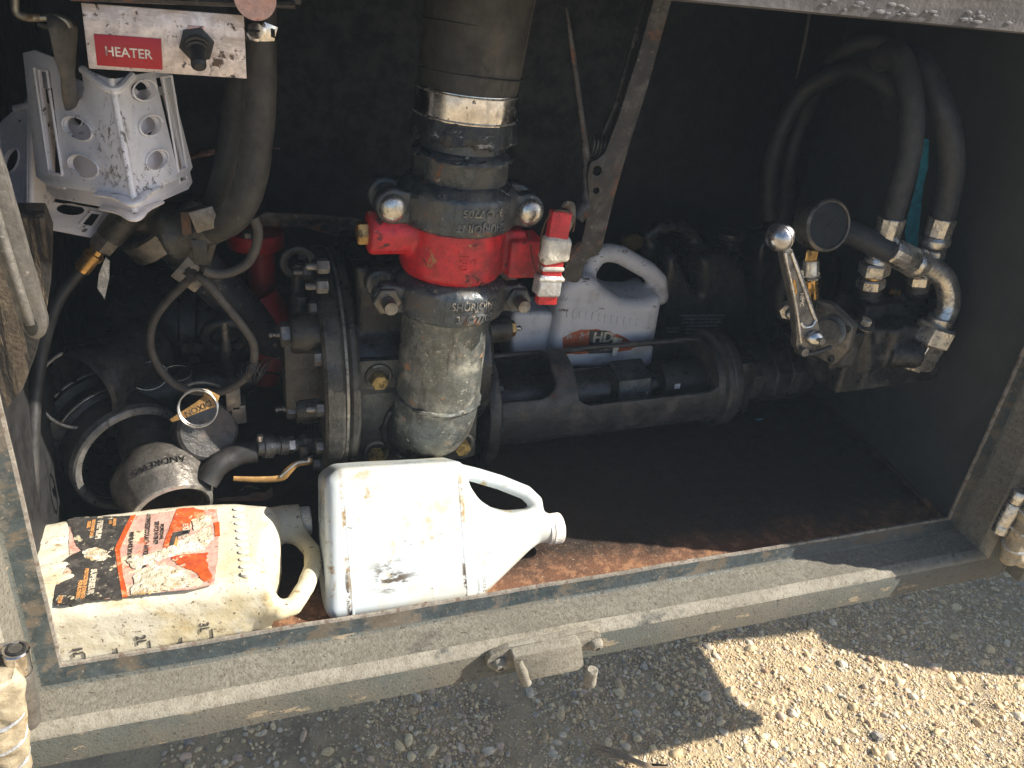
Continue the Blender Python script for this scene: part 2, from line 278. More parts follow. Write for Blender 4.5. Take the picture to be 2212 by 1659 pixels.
def build(g, name, mat, parent=None, bevel=0, sharp=38, smooth=True, melt=0, msm=6, disp=0, dscale=30, label=None, cat=None, group=None, kind=None, sub=0, seg=2):
    vs = np.concatenate(g.v); off = OFF[parent.name] if parent else None
    if parent is None and cat: off = V(vs[:, 0].mean(), vs[:, 1].mean(), vs[:, 2].min())
    if off is None: off = V(0, 0, 0)
    me = bpy.data.meshes.new(name); me.from_pydata((vs-off).tolist(), [], g.f)
    o = bpy.data.objects.new(name, me); COL.objects.link(o)
    bm = bmesh.new(); bm.from_mesh(me); bmesh.ops.recalc_face_normals(bm, faces=bm.faces); bm.to_mesh(me); bm.free()
    if melt:
        md = o.modifiers.new('r', 'REMESH'); md.mode = 'VOXEL'; md.voxel_size = melt
        sm = o.modifiers.new('s', 'SMOOTH'); sm.iterations = msm; sm.factor = .5
    if bevel and not melt:
        bm = bmesh.new(); bm.from_mesh(me); ee = [e for e in bm.edges if len(e.link_faces) == 2 and e.calc_face_angle(0) > math.radians(35)]
        bmesh.ops.bevel(bm, geom=ee, offset=bevel, segments=seg, profile=.5, affect='EDGES', clamp_overlap=True); bm.to_mesh(me); bm.free()
    if melt:
        dg = bpy.context.evaluated_depsgraph_get(); nm = bpy.data.meshes.new_from_object(o.evaluated_get(dg)); o.modifiers.clear(); o.data = nm; me = nm; me.name = name
    if disp:
        k = len(me.vertices); co_ = np.empty(k*3); no_ = np.empty(k*3); me.vertices.foreach_get('co', co_); me.vertex_normals.foreach_get('vector', no_)
        co_ = co_.reshape(-1, 3); no_ = no_.reshape(-1, 3); nz = np.array([noise.noise(Vector(p)) for p in (co_+off)*dscale])
        me.vertices.foreach_set('co', (co_+no_*nz[:, None]*disp).ravel()); me.update()
    if smooth:
        me.shade_smooth()
        me.set_sharp_from_angle(angle=math.radians(sharp if not melt else 80))
    me.materials.clear(); me.materials.append(MATS[mat])
    if parent: o.parent = parent; OFF[o.name] = OFF[parent.name]
    else: o.location = off; OFF[o.name] = off
    if label: o['label'] = label
    if cat: o['category'] = cat
    if group: o['group'] = group
    if kind: o['kind'] = kind
    return o
_fc = {}
def text_geo(s, size, bold=0.):
    k = (s, size, bold)
    cu = bpy.data.curves.new('t', 'FONT'); cu.body = s; cu.size = size; cu.align_x = 'CENTER'; cu.align_y = 'CENTER'; cu.offset = bold*size; cu.resolution_u = 3; cu.extrude = .5
    o = bpy.data.objects.new('t', cu)
    me = bpy.data.meshes.new_from_object(o); vs = np.array([v_.co[:] for v_ in me.vertices]).reshape(-1, 3); fs = [tuple(p.vertices) for p in me.polygons]
    bpy.data.objects.remove(o); bpy.data.curves.remove(cu); bpy.data.meshes.remove(me); return vs, fs
def text(s, size, O, ux, uy, h, mat, parent, name='lettering', bold=.01, sx=1., cyl=None, t0=0.):
    vs, fs = text_geo(s, size, bold); ux = nrm(ux); uy = nrm(uy); uz = np.cross(ux, uy)
    z = np.where(vs[:, 2] > 0, h, t0)
    if cyl:    # wrap about an axis through C along A, radius R; O gives where the middle sits
        C, A, R = cyl; A = nrm(A); O = np.array(O); o_ax = C+A*np.dot(O-C, A); d0 = nrm(O-o_ax)
        P = []
        for (x, y, _), zz in zip(vs, z):
            p = ux*x*sx+uy*y; al = np.dot(p, A); tn = np.cross(A, d0); th = np.dot(p, tn)/R
            P.append(o_ax+A*al+(d0*math.cos(th)+tn*math.sin(th))*(R+zz))
        vs2 = np.array(P)
    else: vs2 = np.array(O)+vs[:, :1]*sx*ux+vs[:, 1:2]*uy+z[:, None]*uz
    g = G(); g.add(vs2, fs); return build(g, name, mat, parent, smooth=False)
def ell(c, rx, ry, n=20, ang=0):
    ca, sa = math.cos(ang), math.sin(ang)
    return [(c[0]+rx*math.cos(t)*ca-ry*math.sin(t)*sa, c[1]+rx*math.cos(t)*sa+ry*math.sin(t)*ca) for t in [2*math.pi*i/n for i in range(n)]]
def plane_of(O, ux, uy):
    ux = nrm(ux); uy = np.array(uy, float); uy = nrm(uy-ux*uy.dot(ux)); n = np.cross(ux, uy)
    return np.array(O, float), ux, uy, n
def loc2(pl, u, v, d=0.):     # local 2-D coordinates on the plane sunk by d along its normal
    O, ux, uy, n = pl; q = PP(u, v, O-n*d, n)-O; return (float(q@ux), float(q@uy))
def wob(poly, a, sub=4, seed=0):      # a torn edge
    rs = random.Random(seed); out = []
    for i in range(len(poly)):
        p = poly[i]; q = poly[(i+1) % len(poly)]
        for j in range(sub):
            t = j/sub; out.append((p[0]+(q[0]-p[0])*t+rs.uniform(-a, a), p[1]+(q[1]-p[1])*t+rs.uniform(-a, a)))
    return out
def resample(poly, r=.006, n=4):      # round the corners of a polygon
    out = []; k = len(poly)
    for i in range(k):
        a, b, c = (np.array(poly[(i+j) % k], float) for j in (-1, 0, 1))
        la, lc = np.linalg.norm(a-b), np.linalg.norm(c-b); rr = min(r, la*.45, lc*.45)
        p = b+(a-b)/la*rr; q = b+(c-b)/lc*rr
        for j in range(n+1): t = j/n; out.append(tuple((1-t)**2*p+2*t*(1-t)*b+t*t*q))
    return out
def snets(Fd, org, h):
    n = np.array(Fd.shape); acc = np.zeros((*(n-1), 3)); cnt = np.zeros(n-1)
    for a in range(3):
        o = [i for i in range(3) if i != a]
        for da in (0, 1):
            for db in (0, 1):
                s0 = [slice(0, n[i]-1) for i in range(3)]; s0[o[0]] = slice(da, n[o[0]]-1+da); s0[o[1]] = slice(db, n[o[1]]-1+db)
                s1 = list(s0); s1[a] = slice(1, n[a]); f0 = Fd[tuple(s0)]; f1 = Fd[tuple(s1)]
                cr = (f0 < 0) != (f1 < 0); t = np.where(cr, f0/(f0-f1+1e-12), 0)
                acc[..., a] += np.where(cr, t, 0); acc[..., o[0]] += cr*da; acc[..., o[1]] += cr*db; cnt += cr
    mk = cnt > 0; idx = -np.ones(mk.shape, int); idx[mk] = np.arange(mk.sum())
    cell = np.argwhere(mk); vs = (cell+acc[mk]/cnt[mk][:, None])*h+np.array(org); fs = []
    for a in range(3):
        b, c = (a+1) % 3, (a+2) % 3
        s0 = [slice(1, n[i]-1) for i in range(3)]; s0[a] = slice(0, n[a]-1); s1 = list(s0); s1[a] = slice(1, n[a])
        f0 = Fd[tuple(s0)] < 0; f1 = Fd[tuple(s1)] < 0; g = np.argwhere(f0 != f1)
        if not len(g): continue
        flip = f0[tuple(g.T)]; p = g.copy(); p[:, b] += 1; p[:, c] += 1
        def cid(db, dc): q = p.copy(); q[:, b] -= db; q[:, c] -= dc; return idx[tuple(q.T)]
        A, B, C, D = cid(0, 0), cid(1, 0), cid(1, 1), cid(0, 1)
        for i in range(len(g)): fs.append((A[i], B[i], C[i], D[i]) if flip[i] else (D[i], C[i], B[i], A[i]))
    return vs, [tuple(int(x) for x in f) for f in fs]
def poly_sdf(X, Y, poly):
    d = np.full(X.shape, 1e9); ins = np.zeros(X.shape, bool); k = len(poly)
    for i in range(k):
        ax, ay = poly[i]; bx, by = poly[(i+1) % k]; ex, ey = bx-ax, by-ay; wx, wy = X-ax, Y-ay
        t = np.clip((wx*ex+wy*ey)/(ex*ex+ey*ey+1e-15), 0, 1); d = np.minimum(d, (wx-ex*t)**2+(wy-ey*t)**2)
        c = ((ay <= Y) & (by > Y)) | ((by <= Y) & (ay > Y)); xi = ax+(Y-ay)*ex/(ey if abs(ey) > 1e-12 else 1e-12); ins ^= c & (X < xi)
    return np.where(ins, -1, 1)*np.sqrt(d)
def smin(a, b, k): h = np.clip(.5+.5*(b-a)/k, 0, 1); return b*(1-h)+a*h-k*h*(1-h)
def jug_body(pl, T, poly, handle, hr, taper, hT, r=.016, h=.0028, neck=None, cuts=(), panel=None, hflat=1.0, k=.012):
    """a blow-moulded jug: body outline of thickness T below the face plane, tapering shoulder, tube handle joined smoothly"""
    O, ux, uy, n = pl; P = np.array(list(poly)+[p[:2] for p in handle]+([(neck[0], neck[2]), (neck[1], neck[2])] if neck else []))
    lo = P.min(0)-.03; hi = P.max(0)+.03
    xs = np.arange(lo[0], hi[0], h); ys = np.arange(lo[1], hi[1], h); zs = np.arange(-T-.015, .016, h)
    X, Y = np.meshgrid(xs, ys, indexing='ij'); d2 = poly_sdf(X, Y, poly)[:, :, None]
    Z = zs[None, None, :]; X3 = X[:, :, None]; Y3 = Y[:, :, None]; mid = -T/2
    # half thickness along x
    x0, x1, h1 = taper; t = np.clip((X-x0)/(x1-x0), 0, 1); hh = (T/2*(1-t)+h1*t)[:, :, None]
    a = d2+r; b = np.abs(Z-mid)-hh+r
    d = np.minimum(np.maximum(a, b), 0)+np.sqrt(np.maximum(a, 0)**2+np.maximum(b, 0)**2)-r
    if neck:
        xa, xb, yc, rn = neck; dr = np.sqrt((Y3-yc)**2+(Z-mid)**2)-rn; dx = np.maximum(xa-X3, X3-xb)
        d = smin(d, np.minimum(np.maximum(dr, dx), 0)+np.sqrt(np.maximum(dr, 0)**2+np.maximum(dx, 0)**2), .01)
    dh = np.full(d.shape, 1e9)
    for i in range(len(handle)-1):
        ax, ay, az = handle[i]; bx, by, bz = handle[i+1]; e = V(bx-ax, by-ay, bz-az); L2 = e@e
        q = np.clip(((X3-ax)*e[0]+(Y3-ay)*e[1]+(Z-az)*e[2])/L2, 0, 1)
        dh = np.minimum(dh, np.sqrt((X3-ax-q*e[0])**2+(Y3-ay-q*e[1])**2+((Z-az-q*e[2])/hflat)**2)-hr)
    d = smin(d, dh, k)
    if panel is not None:
        dp = poly_sdf(X, Y, panel)[:, :, None]; d = d+np.clip(-dp/.006, 0, 1)*.0016*(Z > mid)
    for (cx, cy, crx, cry, dep) in cuts:
        q = np.sqrt(((X3-cx)/crx)**2+((Y3-cy)/cry)**2); d = d+np.clip(1-q, 0, 1)*dep*(Z > mid)
    vs, fs = snets(d, (lo[0], lo[1], zs[0]), h)
    g = G(); g.add(O+vs[:, :1]*ux+vs[:, 1:2]*uy+vs[:, 2:3]*n, fs); return g
def hexbolt(p, axis, r, h, parent, mat, name='bolt', washer=None, stud=0):
    g = G(); g.hexp(p, axis, r, h)
    if stud: g.lathe(np.array(p)+nrm(axis)*h*.9, axis, [(0, r*.5), (stud*.8, r*.5), (stud, r*.38)], 14)
    o = build(g, name, mat, parent, sharp=25)
    if washer: g = G(); g.lathe(np.array(p)-nrm(axis)*.001, axis, [(0, washer), (.004, washer)], 24); build(g, 'washer', 'worn edge', parent)
    return o
def threads(p0, p1, r, n=8):
    p0 = np.array(p0); d = np.array(p1)-p0; L = np.linalg.norm(d); pr = []
    for i in range(n): pr += [(L*i/n, r*.93), (L*(i+.5)/n, r)]
    pr.append((L, r*.93)); return G().lathe(p0, d, pr, 20)
# ==================================================================== SETTING
X0, X1, ZB, ZT = -.20, 1.10, .0222, .747
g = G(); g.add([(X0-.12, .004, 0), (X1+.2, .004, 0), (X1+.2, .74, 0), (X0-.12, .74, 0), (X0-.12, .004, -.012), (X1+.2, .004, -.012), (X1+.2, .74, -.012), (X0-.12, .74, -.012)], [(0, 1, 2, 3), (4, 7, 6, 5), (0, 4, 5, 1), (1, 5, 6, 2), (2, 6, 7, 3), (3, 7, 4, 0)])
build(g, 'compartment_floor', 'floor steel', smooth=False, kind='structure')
def wall(name, a, b, z0, z1, t, mat):
    a = V(*a); b = V(*b); d = nrm(b-a); nn = V(-d[1], d[0]); p = [a, b, b+nn*t, a+nn*t]; vs = [(*q, z) for z in (z0, z1) for q in p]
    g = G(); g.add(vs, [(0, 1, 2, 3), (7, 6, 5, 4), (0, 4, 5, 1), (1, 5, 6, 2), (2, 6, 7, 3), (3, 7, 4, 0)]); return build(g, name, mat, smooth=False, kind='structure')
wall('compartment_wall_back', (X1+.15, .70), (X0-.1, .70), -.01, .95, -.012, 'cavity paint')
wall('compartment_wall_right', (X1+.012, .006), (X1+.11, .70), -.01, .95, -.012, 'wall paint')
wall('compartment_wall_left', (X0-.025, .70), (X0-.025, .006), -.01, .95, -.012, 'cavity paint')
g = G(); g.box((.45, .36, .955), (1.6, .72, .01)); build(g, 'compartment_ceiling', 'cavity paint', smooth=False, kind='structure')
# weld seams
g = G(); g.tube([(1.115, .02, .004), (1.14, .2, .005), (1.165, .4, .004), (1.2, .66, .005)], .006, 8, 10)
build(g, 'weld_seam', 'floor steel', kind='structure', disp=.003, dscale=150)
# door frame: one pressed profile swept round the opening (distance outwards o, y)
prof = [(-.0005, .004), (-.0005, .0006), (.0025, -.0006), (.0225, -.004), (.0265, -.007), (.032, -.046), (.036, -.057), (.042, -.0615), (.083, -.063), (.0865, -.058), (.0865, .03)]
seg_m = ['lip edge', 'lip edge', 'lip paint', 'frame paint', 'frame top paint', 'ridge dust', 'ridge dust', 'frame paint', 'frame paint', 'frame paint']
def frame_side(a, b, na, nb, name, lab=None):
    """a,b inner corners (x,z); na,nb outward mitre vectors"""
    me_v = []; fs = []; mi = []; N = 90; K = len(prof)
    for i in range(N+1):
        t = i/N
        for o, y in prof:
            me_v.append(((a[0]+na[0]*o)*(1-t)+(b[0]+nb[0]*o)*t, y, (a[1]+na[1]*o)*(1-t)+(b[1]+nb[1]*o)*t))
    for i in range(N):
        for j in range(K-1): fs.append((i*K+j, i*K+j+1, (i+1)*K+j+1, (i+1)*K+j)); mi.append(j)
    me = bpy.data.meshes.new(name); me.from_pydata(me_v, [], fs); names = sorted(set(seg_m))
    for k in names: me.materials.append(MATS[k])
    for p, j in zip(me.polygons, mi): p.material_index = names.index(seg_m[j])
    bm = bmesh.new(); bm.from_mesh(me); bmesh.ops.recalc_face_normals(bm, faces=bm.faces); bm.to_mesh(me); bm.free()
    for v_ in me.vertices:
        p = v_.co; v_.co.y += .0016*noise.noise(p*9)+.0006*noise.noise(p*60)
    o = bpy.data.objects.new(name, me); COL.objects.link(o); me.shade_smooth(); me.set_sharp_from_angle(angle=math.radians(50)); return o
door_frame = thing('door_frame', 'green-grey dusty pressed steel frame round the open compartment', 'door frame', (0, 0, 0))
for nm, a, b, na, nb in (('bottom_rail', (X0, ZB), (X1, ZB), (-1, -1), (1, -1)), ('right_rail', (X1, ZB), (X1, ZT), (1, -1), (1, 1)), ('left_rail', (X0, ZB), (X0, ZT), (-1, -1), (-1, 1))):
    frame_side(a, b, na, nb, nm).parent = door_frame
# header: shallower flange
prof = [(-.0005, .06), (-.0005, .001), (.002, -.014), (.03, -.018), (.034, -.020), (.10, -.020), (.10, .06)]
seg_m = ['header shade paint', 'header shade paint', 'header shade paint', 'header shade paint', 'header shade paint', 'wall paint']
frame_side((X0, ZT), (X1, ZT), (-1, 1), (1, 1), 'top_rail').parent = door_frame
g = G()
for i in range(60):
    x = .55+.52*random.random()**.8; g.ball((x, -.0155, ZT+.006+.012*random.random()), random.uniform(.0015, .0034), (random.uniform(1.2, 2.6), .42, .7), 8)
build(g, 'weld_spatter', 'header shade paint', door_frame, kind='stuff')
# the truck body either side and above (only its shade is in the picture)
g = G(); g.box((-1.2, .34, .55), (1.8, .74, 1.25)); g.box((.45, .36, 1.16), (1.6, .74, .38))
arch = [(1.20, -.065), (2.22, -.065), (2.27, .03), (2.36, .18), (2.50, .34), (2.72, .50), (3.0, .57), (3.3, .5), (3.5, .34), (3.62, .18), (3.7, -.065), (4.6, -.065), (4.6, 1.35), (1.2, 1.35)]  # unseen arch, its curve shaped to leave a sunlit notch on the gravel
g.prism(arch, (0, -.01, 0), V(1, 0, 0), V(0, 0, 1), 0, .045); g.box((1.7, .33, .64), (.98, .64, 1.4)); g.box((4.1, .33, .64), (.8, .64, 1.4)); g.box((2.95, .33, 1.0), (1.6, .64, .7))
build(g, 'truck_body', 'frame paint', smooth=False, kind='structure')
g = G(); g.lathe((3.02, .06, -.36), (0, 1, 0), [(0, .28), (.0, .40), (.02, .48), (.05, .515), (.24, .515), (.27, .48), (.29, .40), (.29, .28)], 48); wh = build(g, 'shade_wheel', 'hose rubber black', label='unseen tyre added to shade the gravel right of the compartment', cat='shade_wheel')  # added out of view; its edge bounds the shade on the ground
# ==================================================================== ground
GZ = -.88
nx = 150
def gh(x, y): return .016*noise.noise(Vector((x*2.2, y*2.2, 0)))+.008*noise.noise(Vector((x*7, y*7, 3)))+.004*noise.noise(Vector((x*22, y*22, 5)))
xs = [-3+.03*i for i in range(0, 230)]; ys = [-2+.03*i for i in range(0, 180)]
vs = [(x, y, GZ+gh(x, y)) for y in ys for x in xs]; NX = len(xs)
fs = [(j*NX+i, j*NX+i+1, (j+1)*NX+i+1, (j+1)*NX+i) for j in range(len(ys)-1) for i in range(NX-1)]
g = G(); g.add(vs, fs); build(g, 'ground', 'ground soil', kind='structure', sharp=180)
g = G()
for a, b, c, d in ((-600, -600, 600, -2), (-600, ys[-1], 600, 600), (-600, -2, -3, ys[-1]), (xs[-1], -2, 600, ys[-1])):
    g.add([(a, b, GZ-.004), (c, b, GZ-.004), (c, d, GZ-.004), (a, d, GZ-.004)], [(0, 1, 2, 3)])
build(g, 'ground_beyond', 'ground soil', kind='structure', smooth=False)
# gravel: rounded and chipped stones of mixed colour
def ico(sub):
    bm = bmesh.new(); bmesh.ops.create_icosphere(bm, subdivisions=sub, radius=1); v_ = np.array([x.co[:] for x in bm.verts]); f = np.array([[q.index for q in p.verts] for p in bm.faces]); bm.free(); return v_, f
IC = {1: ico(1), 2: ico(2), 3: ico(3)}
stone_cols = [(0.696, 0.545, 0.313), (0.766, 0.626, 0.383), (0.603, 0.452, 0.255), (0.487, 0.429, 0.336), (0.673, 0.58, 0.429), (0.464, 0.313, 0.186), (0.626, 0.464, 0.336), (.31, .28, .24), (0.742, 0.65, 0.476)]
for i, c in enumerate(stone_cols): M('stone %d' % i, c, .8, cv=.22, cs=70, bump=.8, bscale=240)
def gravel(name, count, smin_, smax, xr, yr, powr, lift, level):
    rs = np.random.RandomState(count); bv, bf = IC[level]; K = len(bv); allv = np.empty((count*K, 3)); mi = rs.randint(0, len(stone_cols), count)
    w_ = rs.choice(len(stone_cols), count, p=[.22, .18, .15, .08, .12, .05, .1, .03, .07])
    for i in range(count):
        x = rs.uniform(*xr); y = rs.uniform(*yr); dens = noise.noise(Vector((x*3.1, y*3.1, 8)))
        if dens < -.05 and rs.rand() < .72 and x < 1.15: x = rs.uniform(1.0, xr[1])
        s = smin_+(smax-smin_)*rs.rand()**powr
        sc_ = V(1, rs.uniform(.55, .95), rs.uniform(.32, .62))*s
        q = rs.randn(K, 3)*.05 if level == 1 else 0
        ph = rs.rand(3)*10; d = 1+.16*np.sin(bv@rs.randn(3)*2.2+ph[0])+.10*np.sin(bv@rs.randn(3)*3.6+ph[1])
        v_ = np.sign(bv)*np.abs(bv)**rs.uniform(.8, 1.05)*d[:, None]*sc_+np.asarray(q)*s
        a = rs.rand()*6.28; tx, ty = rs.randn(2)*.28; ca, sa = math.cos(a), math.sin(a)
        R = np.array([[ca, sa, 0], [-sa, ca, 0], [0, 0, 1]])@np.array([[1, 0, tx], [0, 1, ty], [-tx, -ty, 1]])
        v_ = v_@R; allv[i*K:(i+1)*K] = v_+V(x, y, GZ+gh(x, y)+sc_[2]*lift)
    F_ = (bf[None]+(np.arange(count)*K)[:, None, None]).reshape(-1, 3)
    me = bpy.data.meshes.new(name); me.vertices.add(len(allv)); me.vertices.foreach_set('co', allv.ravel()); me.loops.add(F_.size); me.loops.foreach_set('vertex_index', F_.ravel().astype(np.int32))
    me.polygons.add(len(F_)); me.polygons.foreach_set('loop_start', np.arange(0, F_.size, 3, dtype=np.int32)); me.polygons.foreach_set('loop_total', np.full(len(F_), 3, np.int32))
    for k in range(len(stone_cols)): me.materials.append(MATS['stone %d' % k])
    me.polygons.foreach_set('material_index', np.repeat(w_, len(bf)).astype(np.int32)); me.update(); me.validate()
    if level > 1: me.polygons.foreach_set('use_smooth', np.repeat(rs.rand(count) < .62, len(bf)))
    o = bpy.data.objects.new(name, me); COL.objects.link(o); o['kind'] = 'stuff'; o['label'] = 'rounded tan and grey gravel on the ground under the sill'; o['category'] = 'gravel'; return o
gravel('gravel', 16000, .0030, .0078, (-.2, 2.4), (-.30, 1.1), 1.7, .10, 2)
gravel('coarse_gravel', 1500, .0075, .0165, (-.2, 2.6), (-.35, 1.3), 2.0, .05, 2)
gravel('fine_gravel', 60000, .0012, .0036, (.1, 2.2), (-.25, .9), 1, .25, 1)
# dry twig
g = G(); q = PZ(1290, 1612, GZ+.012); r_ = PZ(1390, 1652, GZ+.02)
for k in range(9):
    a = random.uniform(-1, 1)*.035; g.tube([r_+V(.05, -.02, .004), r_+V(0, a*.2, .004), (q+r_)/2+V(0, a*.5, .008), q+V(-.02, a, .006+.01*random.random())], [.004, .004, .003, .001], 6, 3)
build(g, 'twig', 'twig bark', label='frayed dry twig lying on the gravel below the latch', cat='twig')
# ==================================================================== doors folded back (hinges, foam padded lower corners)
hgrp = 'door hinges at the frame corners'
def hinge(name, top, bot, r, label, pin=True):
    top = np.array(top); bot = np.array(bot); d = bot-top; L = np.linalg.norm(d); d /= L
    t = thing(name, label, 'hinge', bot, hgrp)
    build(G().lathe(top, d, [(0, r*.9), (.0015, r), (L*.26, r), (L*.27, r*.96)], 28), 'upper_knuckle', 'polished steel' if pin else 'zinc', t)
    build(G().lathe(top+d*L*.285, d, [(0, r*.98), (.002, r*1.06), (L*.5, r*1.06), (L*.505, r*.98), (L*.51, r), (L*.7, r*.98), (L*.712, r*.8)], 28), 'lower_knuckle', 'dull alloy' if pin else 'zinc', t, disp=.0004, dscale=200)
    if pin: build(G().torus(top-d*.0005, d, r*.62, r*.10, 24, 6), 'pin_ring', 'black iron', t); build(G().lathe(top-d*.0012, d, [(0, r*.5), (.002, r*.5)], 20), 'hinge_pin', 'dull alloy', t)
    build(G().box(top+d*L*.13+V(-.012 if pin else .012, .008, 0), (.03, .003, L*.3)), 'leaf', 'zinc', t, bevel=.0008)
    return t
pl_y = -.082
hinge('hinge', PY(33, 1402, pl_y), PY(60, 1562, pl_y), .0125, 'grimy steel hinge barrel at the lower left frame corner')
hinge('hinge', PY(2206, 1060, pl_y), PY(2157, 1150, pl_y), .0115, 'steel hinge barrel on the lower right frame corner above the wrapped door edge', False)
def foam_door(name, xh, sgn, y0, y1, zb, label, gl):
    t = thing(name, label, 'door', (xh+sgn*.4, (y0+y1)/2, zb), 'compartment doors folded back')
    g = G(); x1 = xh+sgn*.03; x2 = xh+sgn*.66; g.box(((x1+x2)/2, (y0+y1)/2, .36), (abs(x2-x1), y1-y0, .86)); build(g, 'door_panel', 'frame paint', t, bevel=.004)
    g = G(); g.tube([(xh, (y0+y1)/2, zb+.16), (xh, (y0+y1)/2, zb+.09), (xh+sgn*.002, (y0+y1)/2, zb+.03), (xh+sgn*.008, (y0+y1)/2, zb+.003)], [.021, .024, .026, .017], 18, 8)
    g.tube([(xh, (y0+y1)/2, zb+.02), (xh+sgn*.12, (y0+y1)/2, zb+.012), (xh+sgn*.3, (y0+y1)/2, zb+.012)], .024, 14, 6)
    build(g, 'edge_padding', gl, t, melt=.0035, msm=4, disp=.006, dscale=45)
    return t
# ==================================================================== sill latch
LY = -.063
def LP(u, v): return PY(u, v, LY)
t = thing('sill_latch', 'dusty cast latch keeper with two socket screws under the sill edge', 'latch', LP(1180, 1440))
pl = plane_of(LP(1170, 1410), (1, 0, 0), (0, 0, 1))
L_ = lambda u, v: loc2(pl, u, v)
outl = resample([L_(*p) for p in ((1052, 1408), (1090, 1388), (1240, 1358), (1272, 1350), (1292, 1356), (1294, 1378), (1278, 1392), (1245, 1398), (1240, 1408), (1105, 1432), (1085, 1436), (1060, 1437), (1046, 1424))], .006)
build(G().prism(outl, pl[0], pl[1], pl[2], 0, .009), 'base_plate', 'ridge dust', t, bevel=.003, disp=.0008, dscale=150)
body = resample([L_(*p) for p in ((1095, 1390), (1240, 1360), (1246, 1408), (1236, 1418), (1124, 1440), (1106, 1432))], .004)
build(G().prism(body, pl[0], pl[1], pl[2], .006, .024), 'latch_body', 'ridge dust', t, bevel=.004, disp=.0008, dscale=150)
f0 = LP(1108, 1398)+V(0, -.02, 0); f1 = LP(1127, 1450)+V(0, -.02, 0)
build(G().tube([f0, (f0+f1)/2, f1], [.006, .0075, .0065], 14, 4, flat=1.0), 'stop_finger', 'ridge dust', t, disp=.0006, dscale=200)
f0 = LP(1258, 1404)+V(0, -.034, 0); f1 = LP(1250, 1448)+V(0, -.034, 0)
build(G().lathe(f0, f1-f0, [(0, .0065), (.0015, .0078), (.012, .0075), (.022, .0082), (.028, .0078), (.03, .0062)], 20), 'catch_pin', 'ridge dust', t, disp=.0006, dscale=200)
for u, v in ((1072, 1420), (1279, 1378)):
    c = LP(u, v)+V(0, -.009, 0)
    s_ = build(G().lathe(c, (0.12, -1, -.25), [(0, .0105), (.004, .010), (.009, .007), (.0098, .004)], 24), 'screw', 'ridge dust', t)
    build(G().lathe(c+nrm((.12, -1, -.25))*.0092, (.12, -1, -.25), [(0, .0038), (.001, .0038)], 6), 'hex_socket', 'shadow black', s_)
# mud lump on the sill
g = G(); c = PZ(1437, 1250, -.006)+V(0, 0, .004)
for k in range(7): g.ball(c+V(random.uniform(-.012, .012), random.uniform(-.005, .005), random.uniform(-.002, .003)), random.uniform(.003, .006), (1.2, 1, .7), 10)
build(g, 'mud_clod', 'ridge dust', melt=.0018, msm=2, disp=.002, dscale=160, label='small dried mud clod stuck on the sill right of the latch', cat='mud clod')
# wrapped door edges
def wrapped_door(name, c_top, c_bot, sgn, rad, label, yb):
    t = thing(name, label, 'door', np.array(c_bot), 'compartment doors folded back')
    a, b = np.array(c_top), np.array(c_bot); d = nrm(b-a); L = np.linalg.norm(b-a)
    g = G(); g.tube([a+V(0, 0, .5 if sgn > 0 else .02), a, a+(b-a)*.5, b-d*.012, b], [rad, rad, rad*1.08, rad*.95, rad*.5], 16, 8, flat=.8)
    g.tube([b-d*.014, b+V(sgn*.06, 0, -.002), b+V(sgn*.3, 0, .02)], rad*.75, 12, 6)
    build(g, 'edge_padding', 'foam wrap', t, melt=.0035, msm=4, disp=.005, dscale=60)
    g = G()
    for k in range(3): s = .25+.24*k; q = a+(b-a)*s; g.torus(q, d+V(.25, .2, .1*k), rad*1.02, .0022, 30, 6, sy=.86)
    build(g, 'tape_band', 'silver tape', t, disp=.002, dscale=120)
    return t, a, b
# right door: its upright edge throws the shade over the right end of the sill
rt, ra, rb = wrapped_door('door', PY(2256, 1060, -.10), PY(2178, 1212, -.10), 1, .021, 'folded back door at the lower right with tan padding wrapped on its corner', 0)
g = G(); xe = 1.158; g.box((xe+.36, -.095, .38), (.72, .030, .82)); build(g, 'door_panel', 'frame paint', rt, bevel=.003)
lt, la, lb = wrapped_door('door', PY(-6, 1490, -.10), PY(18, 1690, -.10), -1, .021, 'folded back door at the lower left with muddy padding wrapped on its edge', 0)
g = G(); g.box((la[0]-.40, -.095, .38), (.72, .030, .82)); build(g, 'door_panel', 'frame paint', lt, bevel=.003)
# ==================================================================== white jug (stands on its narrow side, leaning back)
tl = math.radians(60)
pl = plane_of((0, .004, .006), (1, 0, 0), (0, math.cos(tl), math.sin(tl)))
T = .104; mid = T/2
A = lambda u, v, d=0.: loc2(pl, u, v, d)
body = [A(702, 1037), A(733, 1013), A(800, 1008), A(1000, 997), A(1016, 1015), A(1022, 1050), A(1046, 1084), A(1080, 1105), A(1120, 1116), A(1176, 1108), A(1184, 1186), A(1162, 1204), A(1046, 1300), A(1046, 1300), A(720, 1345), A(706, 1330)]
body = [(x, max(y, .0)) for x, y in body]; body = resample([b for i, b in enumerate(body) if i != 13], .008, 3)
h3 = [(*A(u, v, mid*k), -mid) for u, v, k in ((1000, 1020, .9), (1030, 1027, 1), (1080, 1042, 1), (1135, 1064, 1), (1156, 1084, 1), (1160, 1112, 1))]
nk0 = A(1165, 1142, mid); nk1 = A(1184, 1144, mid)
x_sh = A(1000, 1100)[0]
g = jug_body(pl, T, body, h3, .0105, (x_sh-.002, nk0[0]-.005, .019), .019, r=.016, h=.0025, neck=(nk0[0]-.02, nk1[0]+.004, nk0[1], .0205), cuts=[], k=.010)
wj = thing('white_jug', 'clean white plastic jug with cap lying on its side behind the sill', 'jug', (.2, .06, 0), 'jugs in the compartment')
def wl(u, v): p_ = A(u, v); return pl[0]+pl[1]*p_[0]+pl[2]*p_[1]-OFF[wj.name]
